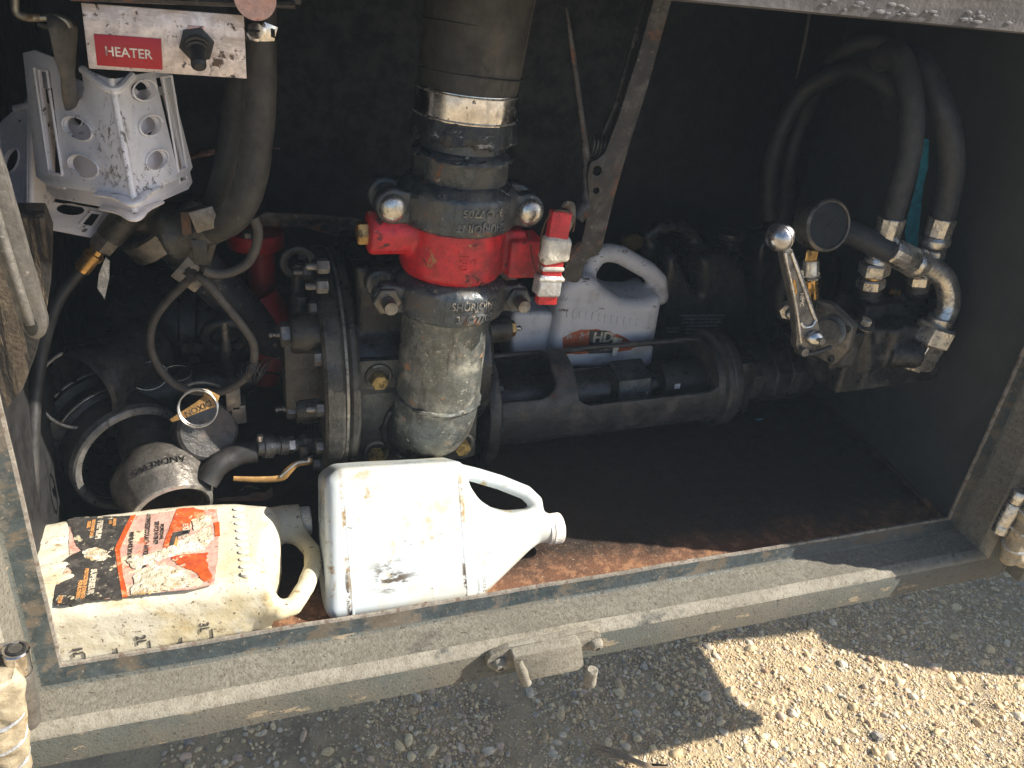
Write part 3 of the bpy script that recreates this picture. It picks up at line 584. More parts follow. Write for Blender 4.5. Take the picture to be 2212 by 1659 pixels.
BR = (.30, .21, .10); DK = (.09, .07, .05)
M('worn jug plastic', (.55, .60, .61), .30, cv=.04, cs=6, bump=.3, bscale=40, layers=[((.55, .53, .44), .5, 0, 5, .46, .66), ((.40, .32, .18), .8, 0, 30, .61, .70, (1, .35, 1)), ((.14, .11, .08), .8, 0, 60, .66, .71, (.45, 1, 1))],
  spots=[(wl(846, 1245), (.045, .03, .035), DK, 70, .50, .60, (.5, 1.2, 1.2)), (wl(830, 1180), (.03, .03, .03), (.46, .38, .24), 40, .52, .66, (1, .6, .6)), (wl(748, 1180), (.005, .12, .16), BR, 60, .50, .60, None), (wl(752, 1290), (.004, .06, .06), DK, 90, .46, .52, None),
         (wl(998, 1080), (.006, .05, .07), BR, 50, .42, .56, None), (wl(1004, 1250), (.004, .04, .05), DK, 90, .45, .52, None), (wl(800, 1035), (.06, .03, .025), (.44, .36, .24), 50, .52, .66, (.5, 1, 1)), (wl(1045, 1225), (.012, .03, .03), BR, 60, .46, .58, (1, .4, .4)),
         (wl(712, 1180), (.006, .12, .2), BR, 50, .53, .63, None), (wl(1120, 1080), (.05, .03, .02), BR, 50, .50, .62, None), (wl(1060, 1170), (.014, .02, .02), BR, 80, .44, .56, None), (wl(920, 1120), (.06, .03, .03), (.48, .43, .3), 40, .48, .6, None)])
build(g, 'jug_body', 'worn jug plastic', wj, sharp=180)
O, ux, uy, n = pl
def onj(p, d): return O+ux*p[0]+uy*p[1]-n*d
g = G(); c0 = onj(A(1181, 1144, mid), mid); Rc = .0222
pr = [(0, Rc*.97), (.0035, Rc), (.0045, Rc*.94), (.006, Rc*.94)]; g.lathe(c0, ux, pr, 40)
vs = []
m = 96; prf = [(.006, 0), (.0065, 1), (.0195, 1), (.021, 0)]
for tt, kk in prf:
    for k in range(m): a_ = 2*math.pi*k/m; r_ = Rc*(.965+(.035 if k % 2 else 0)*kk); vs.append(c0+ux*tt+(uy*math.cos(a_)+n*math.sin(a_))*r_)
fs = [(i*m+k, i*m+(k+1) % m, (i+1)*m+(k+1) % m, (i+1)*m+k) for i in range(3) for k in range(m)]+[tuple(3*m+k for k in range(m))]
g.add(vs, fs); g.lathe(c0+ux*.0205, ux, [(0, Rc*.95), (.0012, Rc*.85)], 40)
build(g, 'cap', 'jug cap plastic', wj, sharp=30)
build(G().prism([(-.001, 0), (.0026, 0), (.0026, .16), (-.001, .16)], onj((x_sh-.003, .006), .0008), ux, uy, -.001, .0011), 'mould_seam', 'worn jug plastic', wj, bevel=.0009)
build(G().prism([(-.001, 0), (.0026, 0), (.0026, .16), (-.001, .16)], onj((A(745, 1100)[0], .006), .0008), ux, uy, -.001, .0011), 'mould_seam', 'worn jug plastic', wj, bevel=.0009)
text('25033-2', .0062, onj(A(1046, 1262), .0002), -uy, ux, .0003, 'print black', wj, bold=0)
# ==================================================================== dirty jug lying flat with the torn label
pl = plane_of((0, 0, .100), (1, 0, 0), (0, 1, .0))
T = .098; mid = .050; RJ = .024
A = lambda u, v, d=0.: loc2(pl, u, v, d)
body = [(-.262, .006), (-.1, .005), A(560, 1296), A(584, 1293), A(586, 1240), A(588, 1201), A(604, 1150), A(603, 1094), A(590, 1080), A(500, 1073), A(378, 1080), A(186, 1102), A(75, 1122), (-.262, .190)]
body = [(x, max(y, .005)) for x, y in body]; body = resample(body, .012, 3)
h3 = [(*A(u, v, .052), -.052) for u, v in ((630, 1150), (655, 1168), (675, 1192), (677, 1222), (660, 1268), (634, 1308), (606, 1318), (572, 1306))]
nkc = A(640, 1128, .05)
g = jug_body(pl, T, body+[], h3, .0112, (A(598, 1150)[0]-.003, A(598, 1150)[0]+.03, .03), .022, r=.023, h=.0026, neck=(A(590, 1120)[0]-.015, nkc[0]+.006, nkc[1], .024), k=.018)
dj = thing('dirty_jug', 'grimy yellowed plastic jug with torn black and orange label lying behind the sill', 'jug', (-.1, .07, 0), 'jugs in the compartment')
build(g, 'jug_body', 'dirty jug plastic', dj, sharp=180, disp=.0007, dscale=60)
O, ux, uy, n = pl; Rc = .0205; c0 = O+ux*(nkc[0]-.001)+uy*nkc[1]-n*.05
g = G(); ax = nrm(V(1, -.04, 0)); m = 84; vs = []
for tt, kk, rr in ((0, 0, 1.06), (.006, 0, 1.06), (.0065, 0, .97), (.008, 1, .965), (.019, 1, .965), (.0205, 0, .93)):
    for k in range(m): a_ = 2*math.pi*k/m; r_ = Rc*(rr+(.035 if k % 2 else 0)*kk); vs.append(c0+ax*tt+(uy*math.cos(a_)+n*math.sin(a_))*r_)
fs = [(i*m+k, i*m+(k+1) % m, (i+1)*m+(k+1) % m, (i+1)*m+k) for i in range(5) for k in range(m)]+[tuple(5*m+k for k in range(m))]
g.add(vs, fs); build(g, 'cap', 'jug cap plastic', dj, sharp=30)
for i in range(1, 11):
    a = V(*A(502+18*i/10, 1086+155*i/10)); b = V(*A(524+20*i/10, 1083+155*i/10))
    build(G().prism(ell((a+b)/2, abs(b[0]-a[0])/2, .0038, 18), O, ux, uy, -.003, .0017), 'grip_rib', 'jug plastic', dj, bevel=.0012, seg=3)
for u, v in ((112, 1168), (104, 1196), (110, 1226), (122, 1252)):
    build(G().prism(ell(A(u, v), .018, .0062, 18, .1), O, ux, uy, -.002, .0018), 'base_rib', 'dirty jug plastic', dj, bevel=.001)
def lab(px, name, mat, z, w_=.0006, sub=4, seed=1, off=-.0002):
    return build(G().prism(wob([A(*p) for p in px], w_, sub, seed), O, ux, uy, off, z), name, mat, dj, smooth=False)
lab([(150, 1125), (283, 1115), (390, 1103), (470, 1100), (474, 1150), (470, 1215), (462, 1262), (420, 1272), (288, 1286), (205, 1296), (124, 1308), (122, 1265), (150, 1215)], 'label_backing', 'label pink', .0006)
lab([(146, 1124), (165, 1118), (283, 1115), (265, 1150), (247, 1187), (252, 1230), (264, 1291), (236, 1293), (207, 1296), (160, 1305), (124, 1308), (119, 1295), (121, 1265), (146, 1253), (156, 1234), (134, 1214), (155, 1200), (176, 1190), (165, 1180), (159, 1163), (152, 1140)], 'label_black', 'label black', .0010, seed=3)
lab([(283, 1115), (294, 1113), (276, 1150), (259, 1189), (266, 1240), (277, 1289), (264, 1291), (256, 1240), (248, 1187), (265, 1150)], 'label_stripe', 'label orange', .0013, .0002, 3)
lab([(383, 1101), (414, 1098), (444, 1104), (436, 1114), (414, 1124), (408, 1142), (378, 1150), (366, 1184), (353, 1184), (364, 1148)], 'label_orange_field', 'label orange', .0013, .0008, 4, 5)
lab([(368, 1205), (400, 1199), (448, 1195), (446, 1214), (458, 1250), (441, 1258), (425, 1238), (400, 1228), (385, 1224)], 'label_orange_field', 'label orange', .0013, .0013, 5, 6)
lab([(462, 1130), (475, 1128), (476, 1158), (465, 1160)], 'label_orange_field', 'label orange', .0013, .0005, 3, 7)
lab([(366, 1180), (374, 1152), (412, 1146), (409, 1154), (386, 1160), (384, 1182)], 'label_box', 'label black', .0017, .0004, 3, 8)
lab([(376, 1180), (381, 1160), (385, 1170), (383, 1184)], 'label_flame', 'print orange', .002, .0001, 2, 8)
lab([(284, 1286), (292, 1240), (330, 1222), (372, 1226), (402, 1236), (418, 1258), (402, 1270), (340, 1280)], 'torn_patch', 'torn paper', .0018, .0018, 6, 9)
lab([(268, 1212), (300, 1205), (352, 1190), (398, 1165), (452, 1140), (460, 1165), (440, 1188), (380, 1198), (340, 1212), (290, 1232)], 'torn_patch', 'torn paper', .0019, .0022, 6, 10)
lab([(412, 1126), (446, 1114), (458, 1118), (452, 1136), (420, 1146)], 'torn_patch', 'torn paper', .0019, .0012, 5, 11)
lab([(180, 1192), (206, 1184), (232, 1190), (240, 1204), (216, 1214), (186, 1208)], 'torn_patch', 'torn paper', .0013, .0022, 6, 12)
def jt(s, u, v, size, mat='print white', sx=1., bold=.032, tilt=.0): p = A(u, v); text(s, size, O+ux*p[0]+uy*p[1]+n*.0011, (tilt, -1, 0), (1, tilt, 0), .0006, mat, dj, bold=bold, sx=sx)
jt('PREMIUM', 214, 1146, .0085); jt('EXTENDED LIFE', 200, 1142, .0050, 'print orange', .9); jt('DIESEL', 192, 1135, .0050, 'print orange', .9)
jt('SUPÉRIEUR', 199, 1258, .0086); jt('PROTECTION ÉTENDUE', 183, 1262, .0054, 'print orange', .85); jt('POUR DIESEL', 171, 1275, .0054, 'print orange', .9)
jt('0218', 130, 1297, .0055, 'print orange'); jt('560,000', 247, 1130, .0046, 'print orange'); jt('KM', 238, 1130, .0046, 'print orange')
jt('ANTIFREEZE/COOLANT • ANTIGEL', 318, 1156, .0074, 'label black', .72, .0); jt('SERVICE INTENSIF', 338, 1152, .0070, 'label black', .8, .0)
jt('PROFESSIONAL', 350, 1150, .0056, 'label black', .8, .0); jt('PRÉMÉLANGÉ 50/50 PRÊT', 282, 1182, .0066, 'label black', .75, .0); jt('REFROIDISSEMENT', 312, 1220, .006, 'label black', .7, .0)
jt('EXPERT', 400, 1150, .009, 'print white', 1, .02)
fy = .0048
for s, u, v in (('1L', 168, 1412), ('2L', 305, 1386), ('3L', 441, 1358)):
    p = PY(u, v, fy); text(s, .0150, p+V(0, 0, .003), (0, 0, -1), (1, 0, 0), .0009, 'label black', dj, bold=.0, t0=-.001)
for u, v, L in ((182, 1409, .022), (323, 1384, .022), (458, 1358, .022), (252, 1400, .012), (392, 1376, .012)):
    p = PY(u, v, fy); p[2] -= L/2; build(G().box(p, (.0014, .002, L)), 'level_mark', 'label black', dj, bevel=.0004)
# ==================================================================== pump
YA = .35
pump = thing('pump', 'black greasy cast iron pump with bolted end flange and square mounting plate', 'pump', (.2, .33, .03))
def axis_cyl(g, x0, x1, c, r, n=48, ch=.003): g.lathe((x0, c[0], c[1]), (1, 0, 0), [(0, r-ch), (ch, r), (x1-x0-ch, r), (x1-x0, r-ch)], n)
pc = (.345, .207); PR = .170
g = G(); axis_cyl(g, .116, .143, pc, PR, 64, .004); axis_cyl(g, .149, .163, pc, PR*.985, 64, .004)
build(g, 'end_flange', 'pump iron', pump, disp=.0015, dscale=40)
g = G(); axis_cyl(g, .160, .37, pc, PR*.62, 40); g.box((.265, pc[0]+.02, pc[1]+.03), (.19, PR*1.1, PR*1.7))
build(g, 'casing', 'black iron', pump, melt=.005, msm=5)
g = G(); axis_cyl(g, .1435, .1485, pc, PR*.975, 64, .001); build(g, 'gasket', 'worn edge', pump)
# flange bolts round the left face
for k in range(14):
    a_ = math.radians(100+k*360/14); r_ = PR*.9; p = V(.116, pc[0]+r_*math.cos(a_), pc[1]+r_*math.sin(a_))
    if math.cos(a_) < .45: hexbolt(p, (-1, 0, 0), .0105, .011, pump, 'dull alloy', stud=.014 if k % 3 == 0 else 0)
# bearing bosses
for (u, v, rp_, L, un) in ((672, 719, 45, .085, 600), (678, 878, 37, .075, 604)):
    c = PY(u, v, .25); r = rp_*S(c); xL = PY(626 if v < 800 else 638, v, c[1])[0]
    g = G(); g.lathe((xL, c[1], c[2]), (1, 0, 0), [(0, r*.86), (.004, r*.97), (.03, r), (.119-xL, r*1.06)], 40)
    b_ = build(g, 'bearing_boss', 'oily iron', pump, disp=.0008, dscale=90)
    build(G().hexp((xL-.013, c[1], c[2]), (1, 0, 0), r*.62, .014), 'boss_plug', 'dull alloy', b_, sharp=20)
    g = G(); g.lathe((xL-.013, c[1], c[2]), (-1, 0, 0), [(0, .0045), (.004, .0045), (.005, .003), (.009, .0028), (.010, .0042), (.013, .0042), (.015, .0022)], 12); build(g, 'grease_nipple', 'dull alloy', b_)
c1 = PY(690, 719, .25); c2 = PY(690, 878, .25)
g = G(); g.box(((.070+.119)/2, (c1[1]+c2[1])/2+.01, (c1[2]+c2[2])/2), (.050, .045, abs(c1[2]-c2[2]))); build(g, 'boss_web', 'pump iron', pump, bevel=.006)
# mounting plate with recessed yellow bolts
PYp = .240
pl = plane_of((.2, PYp, .15), (1, 0, 0), (0, 0, 1)); A = lambda u, v: loc2(pl, u, v)
plp = [A(770, 781), A(862, 777), A(1040, 756), A(1026, 984), A(1000, 992), A(769, 1000)]
build(G().prism(plp, pl[0], pl[1], pl[2], -.03, .0), 'mounting_plate', 'plate iron', pump, bevel=.002)
bax = nrm(V(.05, -1, -.35))
for u, v in ((818, 818), (812, 981), (997, 962)):
    p = PY(u, v, PYp-.001); g = G(); g.torus(p+V(0, 0, .004), (0, -1, 0), .0165, .0032, 28, 8); build(g, 'washer', 'worn edge', pump)
    build(G().hexp(p+V(0, .002, 0), (0, -1, -.12), .0125, .014, .06), 'bolt', 'yellow bolt', pump, sharp=20)
# small lubricator and valve cover behind
g = G(); c = PY(645, 640, .33); g.cyl(c+V(0, 0, -.03), c+V(0, 0, .05), .012, .010); g.torus(c+V(0, -.004, .052), (0, 1, 0), .019, .006, 24, 8); build(g, 'lifting_eye', 'black iron', pump, disp=.0006, dscale=90)
g = G(); c = PY(650, 655, .31); g.hexp(c, (0, 0, 1), .011, .012); g.cyl(c+V(0, 0, -.02), c, .007); build(g, 'bolt', 'dull alloy', pump, sharp=25)
for u, v in ((692, 575), (690, 618)):
    p = PX(u, v, .110); hexbolt(p+V(.01, 0, 0), (-1, 0, 0), .009, .014, pump, 'dull alloy', stud=.014)
# right boss with brass plug
c = PY(1078, 711, .33); r = 29*S(c); g = G(); g.lathe(c-V(.05, 0, 0), (1, 0, 0), [(0, r), (.062, r), (.066, r*.9)], 32)
b_ = build(g, 'bearing_boss', 'oily iron', pump); build(G().hexp(c+V(.015, 0, 0), (1, 0, 0), r*.62, .011), 'boss_plug', 'brass', b_, sharp=20)
build(G().lathe(c+V(.026, 0, 0), (1, 0, 0), [(0, .0045), (.004, .003), (.009, .0045), (.012, .002)], 12), 'grease_nipple', 'zinc', b_)
# right end flange of the pump
hc = PY(1052, 866, .37); HR = 100*S(hc)
g = G(); g.lathe((hc[0]-.030, .36, hc[2]+.004), (1, 0, 0), [(0, HR*1.3), (.004, HR*1.33), (.016, HR*1.33), (.019, HR*1.3)], 56); build(g, 'rear_flange', 'pump iron', pump, disp=.001, dscale=50)
# ==================================================================== bearing housing with windows
he = PY(1526, 815, .37); hax = nrm(he-hc); HL = np.linalg.norm(he-hc); RH = 97*S((hc+he)/2)
hs = thing('bearing_housing', 'dark cast iron tubular bearing housing with cut-out windows and round end flange', 'bearing housing', (hc+he)/2-V(0, 0, RH))
u_, v_, a_ = basis(hax); fr = nrm(V(0, -1, 0)-hax*np.dot(V(0, -1, 0), hax)); up = np.cross(hax, fr); up = up if up[2] > 0 else -up
def shell(parts, r0, r1, n=96, m=60, name='housing_shell', mat='housing iron'):
    g = G(); vs = []; fs = []; idx = {}
    def vid(i, k, o):
        key = (i, k % n, o)
        if key not in idx:
            t = i/m; th = 2*math.pi*k/n; R = (r0*(1-t)+r1*t)*(1 if o else .90)
            idx[key] = len(vs); vs.append(hc+hax*HL*t+(fr*math.cos(th)+up*math.sin(th))*R)
        return idx[key]
    def solid(i, k):
        t = (i+.5)/m; th = math.degrees(2*math.pi*(k+.5)/n); th = th if th < 180 else th-360
        for (t0, t1, a0, a1, rt_, ra_) in parts:
            ct, ca = (t0+t1)/2, (a0+a1)/2; dx = max(abs(t-ct)-((t1-t0)/2-rt_), 0)/rt_; dy = max(abs(th-ca)-((a1-a0)/2-ra_), 0)/ra_
            if dx*dx+dy*dy < 1 and t0 < t < t1 and a0 < th < a1: return False
        return True
    SL = {(i, k): solid(i, k) for i in range(m) for k in range(n)}
    for i in range(m):
        for k in range(n):
            if not SL[i, k]: continue
            fs.append((vid(i, k, 1), vid(i, k+1, 1), vid(i+1, k+1, 1), vid(i+1, k, 1))); fs.append((vid(i, k, 0), vid(i+1, k, 0), vid(i+1, k+1, 0), vid(i, k+1, 0)))
            for (di, dk, e) in ((-1, 0, ((i, k), (i, k+1))), (1, 0, ((i+1, k), (i+1, k+1))), (0, -1, ((i, k), (i+1, k))), (0, 1, ((i, k+1), (i+1, k+1)))):
                q = (i+di, (k+dk) % n)
                if i+di < 0 or i+di >= m or not SL[q]:
                    (i0, k0), (i1, k1) = e; fs.append((vid(i0, k0, 1), vid(i1, k1, 1), vid(i1, k1, 0), vid(i0, k0, 0)))
    g.add(vs, fs); return build(g, name, mat, hs, melt=.0024, msm=4)
shell([(.315, .955, 12, 108, .07, 16), (-.05, .225, 28, 120, .07, 16)], RH*.99, RH*.98, 144, 110)
g = G(); t0 = -.02; g.lathe(hc+hax*t0, hax, [(0, RH*1.10), (.003, RH*1.16), (.016, RH*1.16), (.019, RH*1.02)], 56); build(g, 'mounting_flange', 'housing iron', hs)
g = G(); g.lathe(he-hax*.012, hax, [(-.012, RH*.99), (0, RH*1.02), (.004, RH*1.12), (.010, RH*1.135), (.012, RH*1.10), (.015, RH*1.10), (.018, RH*1.135), (.030, RH*1.135), (.033, RH*1.11)], 64)
build(g, 'end_flange', 'housing iron', hs)
def ctube(x0, x1, r, name, mat, n=40, six=False):
    g = G(); p = hc+hax*HL*x0
    if six: g.hexp(p, hax, r, HL*(x1-x0), .06, ph=.3)
    else: g.lathe(p, hax, [(0, r*.97), (.002, r), (HL*(x1-x0)-.002, r), (HL*(x1-x0), r*.97)], n)
    return build(g, name, mat, hs, sharp=25)
ctube(-.02, .50, RH*.50, 'shaft_sleeve', 'black iron'); build(threads(hc+hax*HL*.50, hc+hax*HL*.57, RH*.53, 7), 'thread', 'pump iron', hs)
ctube(.53, .68, RH*.62, 'packing_nut', 'coupling iron', six=True); ctube(.68, .76, RH*.32, 'shaft', 'black iron')
cc = ctube(.75, .99, RH*.50, 'shaft_coupling', 'hose rubber black')
for k in range(3):
    p = hc+hax*HL*(.79+.06*k)+(fr*math.cos(.85)+up*math.sin(.85))*RH*.495; build(G().lathe(p, p-(hc+hax*HL*(.79+.06*k)), [(0, .0045), (.0012, .0042), (.0013, .002)], 12), 'set_screw', 'black iron', cc)
p = hc+hax*HL*.80+(fr*math.cos(.30)+up*math.sin(.30))*RH*.51; build(G().box(p, (.011, .001, .010), [hax, fr, up]), 'sticker', 'sign white', cc)
g = G()
for k in range(3): p = hc+hax*HL*.72+up*RH*.30+fr*RH*.1; g.box(p, (.014, .01, .006), [hax, fr, up])
build(g, 'shaft_key', 'dull alloy', hs, bevel=.001)
p = PP(1243, 889, hc+fr*RH*.8, fr); build(G().hexp(p-fr*.004, fr, .0085, .010), 'bolt', 'dull alloy', hs, sharp=20)
for u, v in ((1070, 840), (1070, 930)): hexbolt(PP(u, v, hc+fr*RH*1.0, fr), (1, 0, 0), .008, .012, hs, 'black iron')
p = he+hax*.02+fr*RH*.72-up*.02; hexbolt(p, hax, .010, .012, hs, 'dull alloy')
# ==================================================================== hydraulic motor
m0 = he+hax*.022; hm = thing('hydraulic_motor', 'black hydraulic motor with plate joints bolted behind the housing flange', 'hydraulic motor', m0+hax*.08-V(0, 0, .05))
g = G(); g.box(m0+hax*.02, (.05, .11, .11), [hax, fr, up]); build(g, 'motor_flange', 'black iron', hm, bevel=.006)
g = G(); r = RH*.74; g.lathe(m0+hax*.04, hax, [(0, r*.95), (.006, r), (.05, r), (.052, r*.95), (.054, r*.95), (.056, r), (.085, r), (.087, r*.95), (.089, r*.95), (.091, r), (.14, r*.96), (.15, r*.8)], 8, phase=.5)
build(g, 'motor_body', 'block iron', hm, bevel=.004, seg=3)
# ==================================================================== discharge pipe with elbow
pyc = .205
AX = nrm(V(.030, 0, 1))
def CC(z): return V(.268+.030*z, pyc, z)      # the upright pipe's axis
rp = .0580
SX = nrm(V(1, 0, 0)-AX*AX[0]); FY = np.cross(AX, SX)      # FY points into the compartment
dp = thing('discharge_pipe', 'upright grey metal discharge pipe with weld bead and elbow into the pump plate', 'pipe', CC(.12))
p_b = CC(.214)
build(G().lathe(p_b, AX, [(0, rp), (.15, rp)], 64), 'pipe_section', 'pipe metal', dp)
E_ = []
for k in range(13):
    a_ = math.pi/2*k/12; R_ = .074; E_.append(p_b+V(-.006*k/12, R_*(1-math.cos(a_)), -R_*math.sin(a_)))
E_.append(E_[-1]+V(0, .03, 0))
build(G().tube(E_, [rp*1.0]*len(E_), 48, 1), 'elbow', 'pipe metal', dp, sharp=80, disp=.0014, dscale=50)
build(G().torus(p_b+AX*.001, AX, rp*1.0, .0030, 72, 8), 'weld_bead', 'pipe metal', dp, disp=.003, dscale=110)
c = E_[-1]; c = V(c[0], PYp-.001, c[2]); build(G().torus(c, (0, 1, 0), rp*1.05, .0055, 60, 8), 'weld_bead', 'pump iron', dp, disp=.003, dscale=90)
# ==================================================================== grooved couplings
def coupling(zc, h, name, label, txts, flip, bolts):
    c = CC(zc); ax = AX; sx_ = SX; fy_ = FY; R = rp
    t = thing(name, label, 'pipe coupling', CC(zc-h/2-.01), 'bolted grooved couplings on the upright pipe')
    g = G(); g.lathe(c, ax, [(-h/2-.009, R*.96), (-h/2-.007, R*1.06), (-h/2, R*1.26), (-h/2+.003, R*1.28), (h/2-.003, R*1.28), (h/2, R*1.26), (h/2+.009, R*1.10), (h/2+.012, R*.97)], 72)
    for sgn in (-1, 1):
        for o_ in (-.020, .030):
            q = c+sx_*sgn*(R*1.46)+fy_*o_; g.lathe(q-fy_*.011, fy_, [(0, h*.48), (.003, h*.54), (.018, h*.54), (.022, h*.48)], 28); g.box(c+sx_*sgn*R*1.10+fy_*o_, (R*.74, .022, h*.95), [sx_, fy_, ax])
    build(g, 'coupling_housing', 'coupling iron', t, melt=.0025, msm=4, disp=.0007, dscale=70)
    g = G()
    for w0 in (-.030, .030):
        d1 = nrm(-fy_*math.cos(w0/.075)+sx_*math.sin(w0/.075)+sx_*.10); g.box(c+d1*R*1.285, (.0014, .0012, h*.8), [np.cross(ax, d1), d1, ax])
    build(g, 'cast_frame', 'coupling iron', t, bevel=.0004, kind='stuff')
    for sgn in (-1, 1):
        q = c+sx_*sgn*(R*1.50)-fy_*.030
        if bolts == 'round': build(G().ball(q-fy_*.003, .0165, (1, .62, 1), 24), 'bolt_head', 'zinc', t)
        else:
            b_ = build(G().hexp(q+fy_*.006, -fy_, .0180, .014, .1), 'nut', 'coupling iron' if sgn > 0 else 'dull alloy', t, sharp=22)
            build(threads(q-fy_*.006, q-fy_*.028, .0088, 6), 'stud', 'dull alloy', b_)
        g = G(); g.cyl(q+fy_*.055, q+fy_*.095, .0095, n=16); build(g, 'bolt_shank', 'dull alloy', t)
    RR = R*1.275; d0 = nrm(-fy_+sx_*.10)
    for s_, dz, size, sh, lat in txts:
        text(s_, size, c+d0*RR+ax*dz+sx_*sh, ((-ax if flip else ax) if lat else (-sx_ if flip else sx_)), ((sx_ if flip else -sx_) if lat else (-ax if flip else ax)), .0020, 'cast letter', t, bold=.02, cyl=(c, ax, RR), t0=-.001)
coupling(.490, .042, 'grooved_coupling', 'upper dark cast pipe coupling with two round bolt heads above the red section', [('SHURJOINT', -.009, .0130, .006, 0), ('3" © 7705', .009, .0130, .006, 0)], True, 'round')
coupling(.3715, .038, 'grooved_coupling', 'lower dark cast pipe coupling with hex nuts below the red section', [('SHURJOINT', .008, .0130, .010, 0), ('3" © 7705', -.009, .0130, .010, 0)], False, 'hex')
# ==================================================================== red valve section
rv = thing('red_valve', 'chipped red painted valve body between the two pipe couplings', 'valve', CC(.40))
zb, zt = .399, .472; c = CC(.435); R = .0665; L = zt-zb
g = G(); g.lathe(CC(zb), AX, [(0, R*.88), (L*.05, R*.95), (L*.16, R), (L*.9, R), (L, R*.96)], 72)
q = PY(835, 502, pyc-.01); g.lathe(q-V(.024, 0, 0), (1, 0, 0), [(0, .024), (.004, .027), (.08, .026)], 32)
q2 = PY(1125, 548, pyc-.02); g.box(q2, (.046, .05, .050)); g.box(q2+V(-.030, .01, .006), (.06, .045, .056))
build(g, 'valve_body', 'red paint', rv, melt=.0027, msm=4, disp=.0005, dscale=60)
build(G().lathe(q-V(.036, 0, 0), (1, 0, 0), [(0, .013), (.002, .0145), (.014, .0145)], 6), 'plug', 'brass', rv, sharp=25)
text('130', .015, c-FY*R*1.0+SX*-.004, -AX, SX, .0010, 'red paint', rv, cyl=(c, AX, R*1.0), t0=-.002)
text('T', .011, c-FY*R*1.0+SX*.008+AX*.002, -AX, SX, .0010, 'red paint', rv, cyl=(c, AX, R*1.0), t0=-.002)
# ==================================================================== adapter, hose, clamp
ad = thing('hose_adapter', 'grooved dark metal hose adapter above the upper coupling', 'pipe adapter', CC(.51))
R = .0592
build(G().lathe(CC(.495), AX, [(0, R*.98), (.030, R*.98), (.032, R*1.0), (.050, R*1.0), (.055, R*1.03), (.060, R*.98), (.064, R*.87), (.10, R*.84)], 64), 'adapter_body', 'coupling iron', ad, disp=.0012, dscale=45)
build(G().torus(CC(.550), AX, R*.99, .0042, 72, 8), 'weld_bead', 'coupling iron', ad, disp=.005, dscale=70)
hz = thing('suction_hose', 'thick black rubber hose coming down from above with a polished band clamp', 'hose', CC(.568))
R0 = .0595
pts = [CC(.585), CC(.61), CC(.64), CC(.68)+V(.002, 0, 0), CC(.74)+V(.005, -.004, 0), CC(.84)+V(.010, -.010, 0)]
build(G().tube(pts, [R0*.95, R0*.98, R0*1.0, R0*1.02, R0*1.02, R0*1.02], 64, 8), 'hose', 'hose rubber', hz, disp=.0020, dscale=16)
g = G(); n_ = 120; vs = []; u_, v_, a_ = basis(AX)
for t_, rr in ((-.0225, 1.02), (-.020, 1.09), (-.010, 1.06), (.004, 1.01), (.012, .99)):
    for k in range(n_):
        th = 2*math.pi*k/n_; jag = (.007*noise.noise(Vector((math.cos(th)*3, math.sin(th)*3, 2)))+.006*noise.noise(Vector((math.cos(th)*16, math.sin(th)*16, 5))))*(1 if t_ < -.015 else 0)
        vs.append(CC(.592)+AX*(t_+jag)+(u_*math.cos(th)+v_*math.sin(th))*R0*(rr+.03*noise.noise(Vector((math.cos(th)*5, math.sin(th)*5, t_*90)))))
g.add(vs, [(i*n_+k, i*n_+(k+1) % n_, (i+1)*n_+(k+1) % n_, (i+1)*n_+k) for i in range(4) for k in range(n_)]); build(g, 'ragged_cuff', 'ragged rubber', hz, disp=.0025, dscale=110, sharp=70)
a = CC(.594); L = .033
cl = build(G().lathe(a, AX, [(0, R0*.99), (.0005, R0*1.025), (.003, R0*1.03), (L-.003, R0*1.03), (L-.0005, R0*1.025), (L, R0*.99)], 80), 'band_clamp', 'polished steel', hz)
for zz in (.0025, L-.0025): build(G().torus(a+AX*zz, AX, R0*1.03, .0013, 64, 6), 'clamp_edge', 'zinc', cl)
for zz in (.643, .694): build(G().torus(CC(zz)+V(.002, 0, 0), AX+V(.03, .06, 0), R0*1.018, .0011, 64, 6), 'wrap_ridge', 'hose rubber black', hz)
# ==================================================================== heater switch panel
t = thing('heater_panel', 'scratched metal switch panel with red HEATER sign and rubber toggle', 'switch panel', PY(350, 150, .09))
pl = plane_of(PY(350, 90, .09), PY(530, 100, .09)-PY(180, 84, .09), (0, -.05, 1)); A = lambda u, v: loc2(pl, u, v)
ON = lambda u, v, d=0.: pl[0]+pl[1]*A(u, v)[0]+pl[2]*A(u, v)[1]+pl[3]*d
build(G().prism([A(175, 6), A(527, 33), A(533, 170), A(192, 148)], pl[0], pl[1], pl[2], -.003, 0), 'panel_plate', 'panel metal', t, bevel=.0006)
build(G().prism([A(202.5, 72.7), A(348, 83.5), A(351.5, 150.6), A(210, 141)], pl[0], pl[1], pl[2], .0001, .0010), 'sign', 'sign red', t, bevel=.0003)
tx = nrm(V(*(ON(330, 119)-ON(230, 111)))); text('HEATER', .0112, ON(278, 114.5, .001), tx, np.cross(pl[3], tx), .0005, 'sign white', t, bold=.012, sx=.95)
n = pl[3]
sw = build(G().hexp(ON(425, 95), n, .0155, .006, .1, ph=.2), 'switch_nut', 'switch rubber', t, sharp=25)
g = G(); d = nrm(n+V(.02, 0, -.55)); g.lathe(ON(425, 96, .005), d, [(0, .011), (.003, .0115), (.004, .0095), (.007, .0100), (.008, .0080), (.020, .0066), (.026, .0066), (.029, .004)], 22); build(g, 'toggle_boot', 'switch rubber', sw)
build(G().box(ON(424, 66, .001), (.014, .002, .008)), 'locating_tab', 'copper', t, bevel=.0004)
